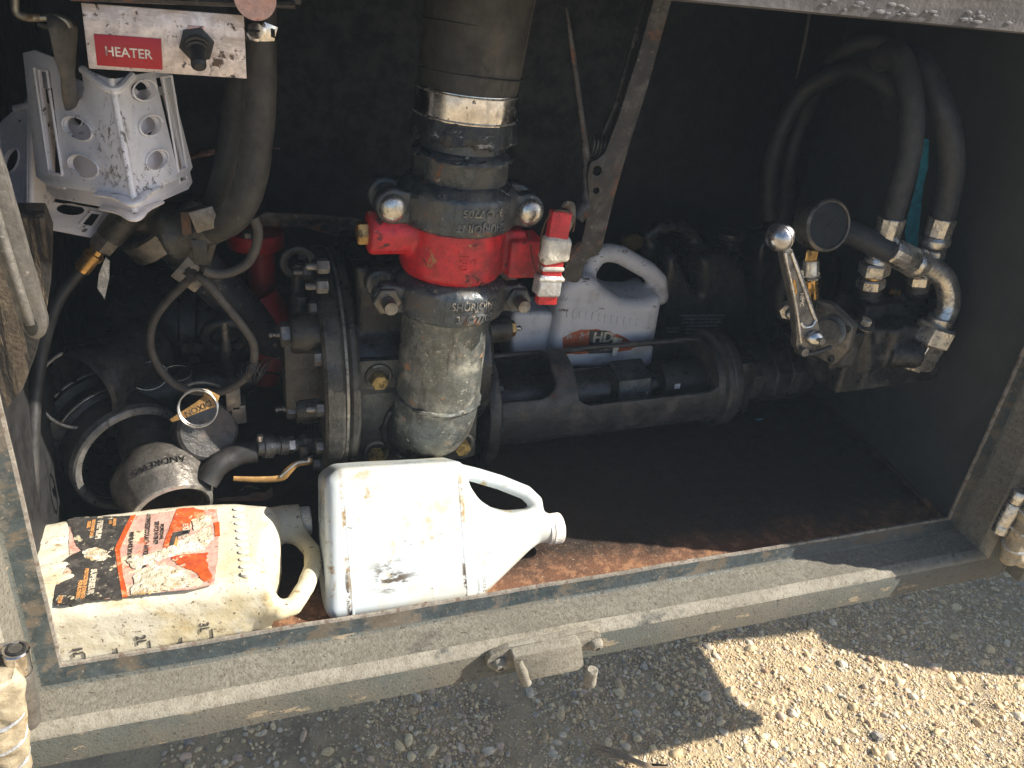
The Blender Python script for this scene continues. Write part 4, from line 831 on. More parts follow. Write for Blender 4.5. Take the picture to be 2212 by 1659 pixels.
# dark box above the panel and copper disc
t = thing('header_box', 'black folded metal bracket across the top left of the opening', 'bracket', PY(400, 0, .03))
g = G(); a, b = PY(150, -18, .09), PY(648, 8, .09); dx = nrm(b-a); up_ = nrm(V(0, 0, 1)-dx*dx[2]); c = (a+b)/2+up_*.014
g.box(c, (np.linalg.norm(b-a), .03, .028), [dx, np.cross(up_, dx), up_]); build(g, 'rail', 'black iron', t, bevel=.002)
g = G(); g.tube([PY(150, -8, .07), PY(637, 11, .07)], .0035, 8, 1); build(g, 'rail_edge', 'lever black', t)
g = G(); c = PY(551, -3, .062); g.lathe(c, (0, -1, .1), [(0, .0175), (.0025, .0178)], 36); build(g, 'washer_disc', 'copper', label='pale copper disc at the top edge beside the heater panel', cat='washer')
# ==================================================================== hoses at the left with clamp
def hosething(name, label, pts, r, mat, n=22, disp=.0006, cat='hose', group=None, ds=60):
    o = build(G().tube(pts, r, n, 8), name, mat, disp=disp, dscale=ds, label=label, cat=cat); 
    if group: o['group'] = group
    return o
hg = 'heavy hoses hanging at the left'
y = .16
h1 = hosething('heavy_hose', 'heavy grey-brown ribbed hose curving down beside the heater panel', [PY(556, -60, y), PY(558, 60, y), PY(560, 200, y), PY(553, 309, y), PY(542, 386, y), PY(523, 439, y), PY(498, 473, y+.01), PY(462, 492, y+.03)], [.0175]*8, 'hose rubber', group=hg)
h2 = hosething('heavy_hose', 'second dark hose hanging just behind the ribbed one', [PY(532, -40, .24), PY(527, 124, .24), PY(507, 290, .24), PY(488, 390, .24), PY(470, 450, .25)], [.0178]*5, 'hose rubber black', group=hg)
for k in range(34):   # fine wrap ridges
    tt = k/33; 
t = thing('hose_clamp', 'shiny worm drive hose clamp round the hose right of the heater panel', 'hose clamp', PY(560, 75, y-.02))
c = PY(559, 66, y); g = G(); g.lathe(c-V(0, 0, .006), nrm(V(.0, -.1, 1)), [(0, .0178), (.0003, .0186), (.012, .0186), (.0123, .0178)], 40); build(g, 'band', 'polished steel', t)
g = G(); c = PY(556, 64, y-.024); g.lathe(c, (-.25, -1, 0), [(0, .0095), (.007, .0100), (.009, .0075), (.010, .0075)], 24); sc_ = build(g, 'worm_screw', 'polished steel', t)
build(G().box(c+V(-.002, -.0103, 0), (.012, .0008, .0018)), 'slot', 'shadow black', sc_)
g = G(); a = PY(566, 62, y-.024); b = PY(596, 74, y-.020); dx = nrm(b-a); g.box((a+b)/2, (np.linalg.norm(b-a), .0012, .014), [dx, nrm(np.cross((0, 0, 1), dx)), nrm(np.cross(dx, np.cross((0, 0, 1), dx)))]); tb = build(g, 'band_tail', 'polished steel', t, bevel=.0004)
for k in (0, 1): build(G().box(a+(b-a)*(.72+.14*k)+V(0, -.0010, 0), (.0018, .0008, .008)), 'slot', 'shadow black', tb)
# ==================================================================== white plastic corner protectors
pg = 'white plastic corner protectors stacked at the left'
def protector(foldT, foldB, LT, LB, RT, RB, label, Lh, Rh, lsl, rsl, mat='white plastic', notch=None, th=.0045, lip=True):
    t = thing('corner_protector', label, 'corner protector', foldB, pg)
    for side, (ot, ob, holes, slots) in (('left_wing', (LT, LB, Lh, lsl)), ('right_wing', (RT, RB, Rh, rsl))):
        # wing coordinates: s from fold (0) to outer edge (1), q from top (0) to bottom (1)
        def B(s, q): return (foldT*(1-q)+foldB*q)*(1-s)+(ot*(1-q)+ob*q)*s
        O_ = foldB; ux_ = nrm(ob-foldB); w_ = foldT-foldB; uy_ = nrm(w_-ux_*(w_@ux_)); nn = np.cross(ux_, uy_)
        def L2(s, q): d = B(s, q)-O_; return (float(d@ux_), float(d@uy_))
        outer = [L2(0, 0), L2(.86, -.0), L2(1, .05), L2(1, .95), L2(.9, 1), L2(0, 1)]
        if notch and side == 'left_wing': outer = [L2(0, 0)]+[L2(*q) for q in notch]+outer[1:]
        hs_ = [[L2(c_[0]+c_[2]*math.cos(a_), c_[1]+c_[3]*math.sin(a_)) for a_ in [2*math.pi*i/22 for i in range(22)]] for c_ in holes]
        hs_ += [[L2(a_, c_), L2(b_, c_), L2(b_, d_), L2(a_, d_)] for a_, b_, c_, d_ in slots]
        sg = 1 if nn[1] > 0 else -1
        o = build(G().prism(outer, O_, ux_, uy_, 0 if sg > 0 else -th, th if sg > 0 else 0, hs_), side, mat, t, bevel=.0008)
        # raised rims round slots, recess grid lines
        for a_, b_, c_, d_ in slots:
            g = G(); pts = [B(a_, c_), B(b_, c_), B(b_, d_), B(a_, d_)]; off = -nn*sg*.001
            for i in range(4): g.tube([pts[i]+off*.3, pts[(i+1) % 4]+off*.3], .0013, 8, 1)
            build(g, 'slot_rim', mat, o)
        for c_ in holes:
            g = G(); g.tube([B(c_[0]+c_[2]*1.05*math.cos(a_), c_[1]+c_[3]*1.05*math.sin(a_))-nn*sg*.0006 for a_ in [2*math.pi*i/20 for i in range(21)]], .0010, 6, 1); build(g, 'hole_rim', mat, o)
    g = G(); g.tube([foldT*(1-q)+foldB*q+V(0, .003, 0) for q in (0, .5, 1)], .0036, 12, 2); build(g, 'fold_edge', mat, t)
    if lip:
        g = G(); e = nrm(foldB-foldT); a_ = foldB+(LB-foldB)*.36; b_ = foldB+(RB-foldB)*.42; o_ = V(0, -.004, 0)
        g.tube([a_+o_, foldB*.6+a_*.4+o_, foldB+e*.004+o_*1.2, foldB*.6+b_*.4+o_, b_+o_], [.004, .006, .0062, .006, .004], 10, 6, flat=.55)
        build(g, 'bottom_lip', mat, t); g = G()
        a2, b2 = foldT+(LT-foldT)*.3, foldT+(RT-foldT)*.3; g.tube([a2, foldT+e*.010, b2], .004, 8, 6)
        build(g, 'top_lip', mat, t)
    return t
BRD = (.13, .10, .08)
fT, fB = PY(240, 172, .150), PY(288, 428, .115)
mid_ = (fT-fB)
M('protector plastic', (.92, .90, .93), .34, layers=[((.80, .75, .70), .6, 0, 7, .5, .75), ((.16, .13, .11), .8, 0, 60, .66, .70, (1, .2, 1)), ((.10, .08, .07), .8, 0, 120, .665, .70)], bump=.2, cv=.04, bscale=60,
  spots=[(tuple(mid_*.62), (.010, .03, .075), BRD, 80, .50, .62, (1, 1, .35)), (tuple(mid_*.5+V(-.012, 0, 0)), (.010, .03, .09), BRD, 150, .55, .60, (1, 1, .6)), (tuple(V(.02, .03, .012)), (.09, .06, .022), BRD, 130, .53, .60, (1, 1, 1)), (tuple(V(-.05, .03, .012)), (.06, .06, .02), (.3, .2, .12), 60, .52, .62, None), (tuple(V(-.035, .03, .05)), (.03, .03, .03), BRD, 170, .55, .60, None)])
def sh_(u, v, y): return PY(u+5, v+30, y+.022)
protector(sh_(240, 176, .150), sh_(286, 430, .115), sh_(48, 97, .235), sh_(96, 396, .21), sh_(385, 150, .235), sh_(414, 374, .22), 'white plastic corner protector nested just behind the front one', [(.5, .3, .09, .07)], [(.44, .45, .17, .085)], [(.76, .9, .15, .9)], [(.76, .88, .08, .9)])
protector(fT, fB, PY(37, 97, .235), PY(79, 396, .21), PY(383, 146, .235), PY(419, 372, .22), 'front white plastic corner protector with slots and oval holes under the heater panel', [(.46, .50, .15, .088), (.46, .80, .15, .088)], [(.44, .14, .17, .085), (.44, .45, .17, .085), (.44, .76, .17, .085)], [(.70, .84, .12, .90)], [(.74, .88, .06, .93)], mat='protector plastic',
          notch=[(.50, 0), (.50, .16), (.47, .24), (.42, .27), (.37, .24), (.33, .16), (.33, 0)][::-1])
protector(PY(68, 205, .27), PY(66, 474, .23), PY(-45, 300, .32), PY(-30, 505, .28), PY(120, 230, .34), PY(120, 440, .31), 'leftmost white corner protector sticking out below and behind the others', [(.40, .42, .16, .095)], [], [(.62, .80, .04, .22)], [])
t = thing('corner_protector', 'tilted white corner protector lowest of the stack with a square slot', 'corner protector', PY(200, 510, .15), pg)
pl = plane_of(PY(200, 500, .30), (1, 0, -.1), (0, .55, .9)); A = lambda u, v: loc2(pl, u, v)
build(G().prism([A(38, 400), A(75, 430), A(255, 458), A(270, 462), A(212, 516), A(60, 486), A(36, 484)], pl[0], pl[1], pl[2], -.0045, 0, [[A(172, 486), A(196, 457), A(222, 461), A(200, 492)], [(A(152, 452)[0]+.015*math.cos(a_), A(152, 452)[1]+.007*math.sin(a_)) for a_ in [2*math.pi*i/18 for i in range(18)]]]), 'lower_wing', 'white plastic', t, bevel=.0008)
g = G(); q = [A(172, 486), A(196, 457), A(222, 461), A(200, 492)]; q = [pl[0]+pl[1]*p[0]+pl[2]*p[1] for p in q]
for i in range(4): g.tube([q[i], q[(i+1) % 4]], .0022, 8, 1)
build(g, 'slot_rim', 'white plastic', t)
# rubber strap and S hook
t = thing('rubber_strap', 'black rubber tie-down strap with bent steel hook hanging through the protector notch', 'tie-down strap', PY(152, 225, .03))
ys = .135
build(G().tube([PY(36, -60, ys), PY(32, 5, ys), PY(36, 28, ys), PY(56, 37, ys), PY(95, 38, ys), PY(125, 38, ys), PY(144, 46, ys), PY(150, 60, ys)], .0036, 12, 8), 'hook', 'hook steel', t)
g = G(); P_ = [PY(120, 34, ys+.004), PY(135, 60, ys), PY(140, 110, ys), PY(146, 160, ys+.005), PY(150, 200, ys+.02), PY(156, 226, ys+.045)]
g.tube(P_, [.010, .016, .0125, .008, .0085, .009], 14, 8, flat=.42); build(g, 'strap', 'strap rubber', t)
g = G(); g.tube([PY(82, 52, ys), PY(112, 62, ys), PY(140, 76, ys)], [.003, .006, .006], 10, 6, flat=.5); build(g, 'strap_tail', 'strap rubber', t)
# ==================================================================== wood post, grey lever, air line
pl = plane_of(PY(40, 700, .11), (1, 0.1, 0), (0, 0, 1)); A = lambda u, v: loc2(pl, u, v)
build(G().prism([A(-60, 470), A(95, 470), A(112, 515), A(110, 610), A(98, 690), A(76, 770), A(50, 840), A(16, 882), A(-60, 900)], pl[0], pl[1], pl[2], -.05, 0), 'wood_board', 'wood', label='cracked weathered wooden board at the far left edge', cat='board', bevel=.002)
t = thing('grey_lever', 'worn grey steel lever arm with rounded end at the far left edge', 'lever', PY(80, 735, -.03))
g = G(); ya = -.030; a = PY(-60, 180, ya); b = PY(2, 470, ya); c = PY(62, 690, ya); dd = nrm(c-a); sd = nrm(np.cross(dd, V(0, 1, 0)))
pl = plane_of(PY(40, 600, ya), (1, 0, 0), (0, 0, 1)); A = lambda u, v: loc2(pl, u, v)
build(G().prism(resample([A(-40, 220), A(-5, 330), A(12, 380), A(102, 700), A(100, 722), A(80, 735), A(62, 728), A(44, 700), A(-8, 540), (A(-60, 520)[0], A(-60, 520)[1])], .006), pl[0], pl[1], pl[2], -.012, 0), 'lever_arm', 'grey lever', t, bevel=.0025)
build(G().tube([PY(-22, 420, ya-.003), PY(20, 560, ya-.003), PY(52, 660, ya-.003), PY(66, 700, ya-.003)], .0042, 10, 4), 'rib', 'grey lever', t)
build(G().ball(PY(66, 704, ya-.0035), .0065, (.8, .25, 1.5), 16), 'pivot_recess', 'black iron', t)
t = thing('air_line', 'thin black air line with brass ferrule running down the left side', 'hose', PY(68, 1100, .05))
yy = .29
build(G().tube([PY(178, 578, yy), PY(169, 590, yy), PY(128, 643, yy-.01), PY(98, 720, yy-.03), PY(82, 804, yy-.06), PY(72, 900, yy-.09), PY(69, 1024, yy-.12), PY(70, 1150, yy-.15)], [.0080]*8, 16, 8), 'line', 'hose rubber black', t)
d = PY(228, 520, yy)-PY(178, 580, yy); dn = nrm(d); L = np.linalg.norm(d)
build(G().lathe(PY(176, 582, yy), dn, [(0, .0098), (L*.42, .0098), (L*.43, .0115), (L*.58, .0115), (L*.6, .009), (L, .009)], 24), 'ferrule', 'brass', t)
build(G().hexp(PY(215, 536, yy), dn, .0155, L*.72, .06), 'hex_fitting', 'dull alloy', t, sharp=22)
build(G().lathe(PY(236, 512, yy), dn, [(0, .016), (.03, .017), (.05, .021), (.075, .021)], 24), 'fitting_body', 'pump iron', t, disp=.0008, dscale=90)
# torn strip
pl = plane_of(PY(224, 600, .30), (1, 0, 0), (0, 0, 1)); A = lambda u, v: loc2(pl, u, v)
build(G().prism([A(228, 556), A(237, 563), A(236, 600), A(226, 647), A(220, 636), A(210, 622), A(214, 590)], pl[0], pl[1], pl[2], 0, .0008), 'tape_strip', 'silver tape', label='torn pale strip of tape hanging behind the air line', cat='tape')
# ==================================================================== diagonal suction pipe with collar and couplings behind
t = thing('diagonal_pipe', 'black pipe running diagonally down to the pump with a clamped collar', 'pipe', PY(620, 780, .34))
a = PY(300, 440, .36); b = PY(640, 790, .42); d = nrm(b-a); L = np.linalg.norm(b-a); r = 44*S(PY(450, 620, .38))
build(G().lathe(a-d*.06, d, [(0, r*1.35), (.03, r*1.35), (.045, r*1.05), (.05, r), (L+.1, r)], 36), 'pipe_section', 'suction pipe metal', t, disp=.0012, dscale=50)
q = PY(328, 505, .355); build(G().lathe(q-d*.015, d, [(0, r*1.3), (.003, r*1.42), (.030, r*1.42), (.033, r*1.25)], 40), 'collar', 'dull alloy', t, disp=.001, dscale=70)
q = PY(415, 592, .31); hd = nrm(V(.72, 0, -.70)); vd = nrm(V(.66, .1, .75))
build(G().box(q, (.043, .043, .0025), [nrm(V(1, 0, .08)), nrm(V(-.08, -.28, 1)), nrm(np.cross(V(1, 0, .08), V(-.08, -.28, 1)))]@np.array([[1, 0, 0], [0, 1, 0], [0, 0, 1]])), 'tag_plate', 'pump iron', t, bevel=.0006) if False else None
pl = plane_of(q, (.72, .05, -.66), (.68, .1, .75)); s_ = .0185
build(G().prism([(-s_, -s_), (s_, -s_), (s_, s_), (-s_, s_)], pl[0], pl[1], pl[2], -.002, 0), 'tag_plate', 'dull alloy', t, bevel=.0006)
build(G().prism(wob(ell((0, 0), .011, .008, 10), .0022, 2, 3), pl[0], pl[1], pl[2], 0, .0008), 'tag_hole', 'cavity paint', t, smooth=False)
t = thing('pipe_fitting', 'greasy cast fitting where the heavy hose joins the diagonal pipe', 'pipe fitting', PY(440, 500, .26))
g = G(); q = PY(450, 488, .22); g.lathe(q, nrm(V(-1, .3, -.35)), [(-.01, .022), (.0, .024), (.03, .024), (.04, .03), (.05, .03)], 28); q = PY(375, 458, .34); g.box(q, (.10, .05, .035)); g.cyl(PY(300, 470, .36), PY(420, 480, .30), .026)
build(g, 'fitting_casting', 'pump iron', t, melt=.004, msm=5, disp=.0015, dscale=60)
build(G().box(PY(442, 474, .165), (.026, .003, .024), [nrm((1, 0, .3)), nrm((0, 1, 0)), nrm((-.3, 0, 1))]), 'worn_plate', 'dull alloy', t, bevel=.0006)
build(G().box(PY(402, 482, .20), (.010, .003, .026)), 'worn_plate', 'rust clevis', t, bevel=.0006)
build(G().box(PY(432, 545, .20), (.016, .002, .030)), 'hanging_tag', 'black iron', t, bevel=.0005)
# hanging cable loop
cb = [(412, 600), (400, 612), (360, 652), (332, 694), (325, 745), (343, 792), (372, 825), (406, 842), (444, 847), (482, 845), (525, 821), (546, 792), (548, 745), (529, 711), (499, 673), (461, 627), (436, 601), (426, 596)]
hosething('cable_loop', 'grey-brown rubber cable hanging in a teardrop loop from the diamond tag', [PY(u, v, .245+.03*math.sin(i*.35)) for i, (u, v) in enumerate(cb)], [.0052]*len(cb), 'cable rubber', 14, .0003, 'cable', 'rubber cable loops')
cb = [(500, 455), (478, 474), (462, 500), (453, 530), (470, 552), (490, 545), (500, 520)]
hosething('cable_loop', 'short cable loop curling under the end of the heavy hose', [PY(440, 590, .24), PY(452, 540, .22), PY(470, 490, .20), PY(500, 466, .19)], [.006]*4, 'cable rubber', 12, .0003, 'cable', 'rubber cable loops')
cb = [(548, 470), (557, 497), (554, 530), (537, 565), (505, 586), (470, 592), (440, 584)]
hosething('cable_loop', 'round cable loop in front of the red flanged pipe', [PY(u, v, .22) for u, v in cb], [.0058]*len(cb), 'cable rubber', 14, .0003, 'cable', 'rubber cable loops')
hosething('cable_loop', 'thin cable hanging behind the black tag under the fitting', [PY(408, 470, .24), PY(404, 510, .24), PY(412, 545, .24), PY(440, 572, .25)], [.0055]*4, 'cable rubber', 12, .0003, 'cable', 'rubber cable loops')
g = G(); c = PY(548, 800, .22)
for k in range(5): g.torus(c+V(-.004+.004*k, .004, -.004), nrm(V(.5+.2*k, -.6, .4-.25*k)), .013+.0015*k, .0008, 24, 5)
g.tube([c+V(-.004, -.006, .012), c+V(.006, -.008, 0), c+V(.002, -.006, -.014)], .0016, 6, 5)
build(g, 'wire_tie', 'black iron', label='dark wire tie twisted round the cable loop beside the bearing boss', cat='wire')
# red flanged pipe behind
t = thing('red_flanged_pipe', 'dark red painted flanged pipe standing at the back left', 'pipe', PY(570, 640, .5))
yb = .46; c = PY(552, 505, yb); r = 60*S(c); build(G().lathe(c-V(0, 0, .018), (0, 0, 1), [(0, r*.97), (.003, r), (.020, r), (.023, r*.97)], 48), 'flange', 'dark red paint', t)
build(G().lathe(c-V(-.006, 0, .25), (0, 0, 1), [(0, r*.5), (.25, r*.5)], 32), 'pipe_section', 'dark red paint', t)
build(G().tube([PY(560, 640, yb-.03), PY(590, 700, yb-.04), PY(585, 790, yb-.05)], .03, 18, 5), 'pipe_elbow', 'dark red paint', t)
hexbolt(c+V(-.012, -r*.7, .003), (0, 0, 1), .008, .01, t, 'dull alloy')
# black folded bracket behind
t = thing('hinged_bracket', 'long black steel bracket arm with bolt holes behind the red flange', 'bracket', PY(700, 480, .42))
pl = plane_of(PY(700, 480, .42), (1, 0, 0), (0, -.2, 1)); A = lambda u, v: loc2(pl, u, v)
build(G().prism([A(556, 468), A(574, 459), A(700, 464), A(770, 472), A(845, 500), A(880, 560), A(830, 560), A(770, 525), A(720, 508), A(648, 490), A(560, 490)], pl[0], pl[1], pl[2], -.004, 0, [ell(A(700, 492), .006, .006, 14), ell(A(672, 483), .004, .004, 12)]), 'bracket_arm', 'lever black', t, bevel=.001)
# copper-coloured strip behind the hoses
build(G().tube([PY(400, 345, .30), PY(440, 330, .31), PY(490, 322, .33), PY(545, 318, .35), PY(605, 321, .37)], [.002, .012, .006, .003, .002], 10, 6, flat=.3), 'copper_strip', 'copper', label='thin coppery metal strip passing behind the heavy hoses', cat='strip')
# clevis with pin and dark flanges behind the loop
t = thing('clevis', 'dark steel clevis with bright pin behind the cable loop', 'clevis', PY(487, 750, .36))
c = PY(487, 725, .36); g = G(); g.torus(c, (0, 1, .3), .026, .009, 26, 10); g.cyl(c+V(0, 0, -.06), c+V(0, 0, -.02), .012); build(g, 'clevis_body', 'black iron', t)
build(G().cyl(c+V(0, -.01, -.018), c+V(0, -.01, .028), .007), 'pin', 'dull alloy', t)
t = thing('rear_pipework', 'greasy black pipe barrel in the dark behind the cable loop', 'pipe', PY(400, 700, .45))
g = G(); g.lathe(PY(250, 690, .52), nrm(V(1, -.1, -.05)), [(0, .075), (.02, .085), (.10, .085), (.104, .096), (.125, .096), (.128, .085), (.26, .082)], 40); build(g, 'barrel', 'black iron', t, disp=.002, dscale=30)
for u, v in ((428, 745), (420, 772), (405, 745)): hexbolt(PY(u, v, .40), (0, -1, 0), .010, .012, t, 'black iron')
# ==================================================================== cam-lock fittings on the floor
cg = 'loose aluminium hose fittings on the floor at the left'
a1 = nrm(V(-.45, .85, .05)); c0 = PZ(290, 992, .105); R = 126*S(c0)
t = thing('camlock_coupler', 'large dark hose coupler lying with its bright open ring toward the sill', 'hose fitting', c0-V(0, 0, .09), cg)
build(G().lathe(c0, a1, [(.012, R*.85), (0, R*.86), (-.003, R*.89), (-.003, R*.97), (0, R), (.012, R*1.0)], 72, cap=False), 'front_ring', 'alloy rim', t)
build(G().lathe(c0, a1, [(.004, R*.855), (.04, R*.84), (.1, R*.80), (.22, R*.72), (.26, R*.72)], 64, cap=False), 'bore', 'black iron', t)
build(G().lathe(c0, a1, [(.006, R*.985), (.045, R*1.0), (.05, R*1.07), (.062, R*1.07), (.066, R*1.0), (.085, R*.98), (.09, R*1.10), (.112, R*1.10), (.118, R*.98), (.16, R*.92), (.19, R*.9), (.2, R*.98), (.22, R*.98), (.26, R*.86), (.32, R*.8)], 64, cap=False), 'body', 'pump iron', t, disp=.0012, dscale=50)
for tt_, rr_ in ((.055, 1.07), (.100, 1.10), (.205, .985)): build(G().torus(c0+a1*tt_, a1, R*rr_, .0028, 72, 8), 'flange_rim', 'dull alloy', t)
u_, v_, _ = basis(a1)
for ang, mt_ in ((-60, 'black iron'), (30, 'black iron'), (120, 'pump iron'), (200, 'black iron')):
    th = math.radians(ang); d = u_*math.cos(th)+v_*math.sin(th); tn = np.cross(a1, d)
    g = G(); g.box(c0+a1*.075+d*R*1.08, (.036, .03, .05), [tn, d, a1]); lg = build(g, 'cam_lug', 'pump iron', t, bevel=.005)
    g = G(); g.tube([c0+a1*.07+d*R*1.16, c0+a1*.11+d*R*1.22, c0+a1*.19+d*R*1.16], [.006, .009, .007], 10, 5); build(g, 'cam_arm', 'black iron', lg)
c2 = c0+V(.055, .14, -.02); a2 = nrm(V(-.2, .9, .1))
t = thing('reducer_fitting', 'dark reducer with ANDREWS scratched on its neck and bright open mouth', 'hose fitting', PZ(380, 1090, .03), cg)
a2 = nrm(V(-.22, .80, .28)); c0 = PZ(374, 1103, .078); R = 86*S(c0)
build(G().lathe(c0, a2, [(.014, R*.82), (0, R*.84), (-.002, R*.90), (0, R*.985), (.003, R)], 64, cap=False), 'mouth_ring', 'alloy rim', t)
build(G().lathe(c0, a2, [(0, R*.83), (.05, R*.80), (.11, R*.55)], 48, cap=False), 'bore', 'rust clevis', t)
build(G().lathe(c0, a2, [(.002, R*.99), (.03, R*1.16), (.048, R*1.22), (.062, R*1.18), (.075, R*1.02), (.090, R*.80), (.10, R*.74), (.16, R*.70), (.168, R*.86), (.182, R*.86), (.19, R*.70), (.25, R*.70)], 56, cap=False), 'body', 'dull alloy', t, disp=.0012, dscale=50)
u_, v_, _ = basis(a2); sd = nrm(V(1, 0, 0)-a2*a2[0])
g = G(); g.lathe(c0+a2*.03+sd*R*1.12, a2, [(0, .018), (.02, .022), (.05, .02)], 20); build(g, 'cam_ear', 'pump iron', t, bevel=.003)
top_ = nrm(np.cross(sd, a2)); top_ = top_ if top_[2] > 0 else -top_; fd = nrm(top_*.92-V(0, .1, 0))
text('ANDREWS', .0140, c0+a2*.042+fd*R*1.19, -sd, -a2, .0006, 'shadow black', t, bold=-.028, cyl=(c0, a2, R*1.205), t0=-.001)
# dust cap disc, brass tag and rings
t = thing('dust_cap', 'round dark dust cap leaning on edge behind the big coupler', 'dust cap', PZ(450, 985, .0), cg)
c = PY(450, 930, .24); an = nrm(V(.25, -.75, .45)); R = 64*S(c); build(G().lathe(c-an*.03, an, [(0, R*1.05), (.01, R*1.1), (.02, R*1.05), (.028, R), (.030, R*.93), (.031, R*.9)], 56), 'cap_disc', 'housing iron', t)
g = G(); g.box(PY(503, 850, .27), (.02, .03, .04)); g.box(PY(515, 885, .27), (.02, .03, .03)); build(g, 'cap_ear', 'dull alloy', t, bevel=.003)
build(G().tube([PY(395, 835, .3), PY(430, 826, .3), PY(470, 832, .3), PY(492, 850, .3)], .0028, 10, 6), 'wire_rim', 'alloy rim', t)
t = thing('brass_tag', 'folded brass tag stamped DIXON on a split ring', 'tag', PY(430, 900, .2))
yt = .17; pl = plane_of(PY(430, 880, yt), PY(470, 866, yt)-PY(390, 902, yt), (.2, .4, 1)); A = lambda u, v: loc2(pl, u, v)
build(G().prism([A(366, 906), A(386, 893), A(424, 868), A(440, 855), A(468, 862), A(470, 878), A(448, 884), A(400, 903), A(372, 912)], pl[0], pl[1], pl[2], -.0012, 0), 'tag_plate', 'tag brass', t, bevel=.0004)
build(G().prism([A(440, 855), A(446, 839), A(475, 855), A(470, 869)], pl[0], pl[1], pl[2], 0, .002), 'tag_fold', 'tag brass', t, bevel=.0004)
p = A(428, 882); text('DIXON', .0105, pl[0]+pl[1]*p[0]+pl[2]*p[1], -nrm(PY(450, 872, yt)-PY(405, 893, yt)), -pl[2], .0004, 'wood', t, bold=.0)
c = PY(427, 883, yt-.008); build(G().torus(c, nrm(V(.1, -1, .5)), .0225, .0013, 44, 8), 'split_ring', 'wire', t)
build(G().torus(c+V(.001, .002, .001), nrm(V(.15, -1, .52)), .0223, .0012, 44, 8), 'split_ring', 'wire', t)
for (u, v, rr, lab_, yy_) in ((292, 797, 36, 'thin wire ring standing behind the big coupler, left of the pair', .33), (322, 812, 38, 'thin wire ring standing behind the big coupler, right of the pair', .32), (382, 806, 30, 'thin flat wire ring lying near the cable loop', .30)):
    c = PY(u, v, yy_); build(G().torus(c, nrm(V(.3, -1, .35)) if rr > 31 else nrm(V(0, -.3, 1)), rr*S(c), .0008, 44, 6, sy=.8), 'wire_ring', 'wire', label=lab_, cat='ring', group='wire rings behind the couplers')
t = thing('rear_coupler', 'dark coupler in the shadow at the far left behind the big ring', 'hose fitting', PY(175, 840, .36), cg)
c = PY(176, 840, .30); build(G().lathe(c, nrm(V(.6, .7, .1)), [(0, .050), (.004, .055), (.02, .055), (.024, .045), (.12, .045)], 40, cap=False), 'body', 'black iron', t)
build(G().torus(c, nrm(V(.35, -.8, .3)), .052, .0022, 44, 8), 'rim', 'alloy rim', t)
g = G(); g.lathe(PY(300, 850, .36), nrm(V(1, .2, 0)), [(0, .03), (.02, .034), (.07, .034), (.075, .028), (.16, .028)], 30); build(g, 'dark_stub_pipe', 'black iron', label='short black pipe stub lying behind the wire rings', cat='pipe', disp=.001, dscale=50)
# ==================================================================== small ball valve
t = thing('ball_valve', 'small grimy ball valve with bent steel handle low on the left of the pump', 'ball valve', PY(640, 990, .2))
yv = .22; a = PY(554, 966, yv); b = PY(716, 955, yv+.02); d = nrm(b-a); L = np.linalg.norm(b-a)
build(G().lathe(a, d, [(0, .012), (.008, .0125), (.009, .016), (.022, .016), (.023, .011), (.03, .011), (.031, .0135), (.042, .0135), (.043, .010), (L, .010)], 20), 'nipple', 'dull alloy', t, disp=.0008, dscale=120)
build(G().hexp(a+d*L*.58, d, .0155, .030, .15), 'valve_body', 'pump iron', t, sharp=22); build(G().hexp(a+d*L*.36, d, .012, .014), 'hex_end', 'zinc', t, sharp=22); build(G().hexp(a+d*L*.86, d, .0125, .016), 'hex_end', 'pump iron', t, sharp=22)
build(G().cyl(PY(657, 962, yv), PY(657, 1000, yv-.005), .007), 'stem', 'pump iron', t); build(G().cyl(PY(562, 958, yv), PY(562, 940, yv), .004), 'bleed_pin', 'zinc', t)
hv = [PY(u, v, yv-.02) for u, v in ((668, 990), (666, 998), (640, 1003), (622, 1018), (606, 1033), (560, 1036), (504, 1034))]
build(G().tube(hv, [.004, .004, .005, .006, .0055, .005, .004], 10, 6, flat=.45), 'handle', 'tag brass', t)
build(G().tube([p+V(0, -.002, .003) for p in hv[:3]]+[hv[4]+V(0, -.002, .004)], .0022, 8, 6), 'handle_edge', 'zinc', t)
hosething('drain_hose', 'dark rubber drain hose leading from the small ball valve to the couplers', [PY(556, 976, .22), PY(508, 984, .22), PY(470, 1006, .21), PY(445, 1040, .2)], [.0145, .015, .0155, .016], 'hose rubber black')
t = thing('angle_bracket', 'small rusty angle bracket lying flat behind the dirty jug', 'bracket', PZ(530, 1085, .02))
pl = plane_of(PZ(530, 1068, .05), (1, 0, 0), (0, .5, .8)); A = lambda u, v: loc2(pl, u, v)
build(G().prism([A(465, 1076), A(536, 1070), A(546, 1062), A(572, 1064), A(588, 1050), A(589, 1072), A(574, 1082), A(470, 1084)], pl[0], pl[1], pl[2], -.002, 0), 'bracket_plate', 'rust clevis', t, bevel=.0006)
build(G().tube([PZ(515, 1062, .05), PZ(535, 1050, .05), PZ(560, 1056, .05)], .0016, 8, 6), 'bail_wire', 'wire', t)
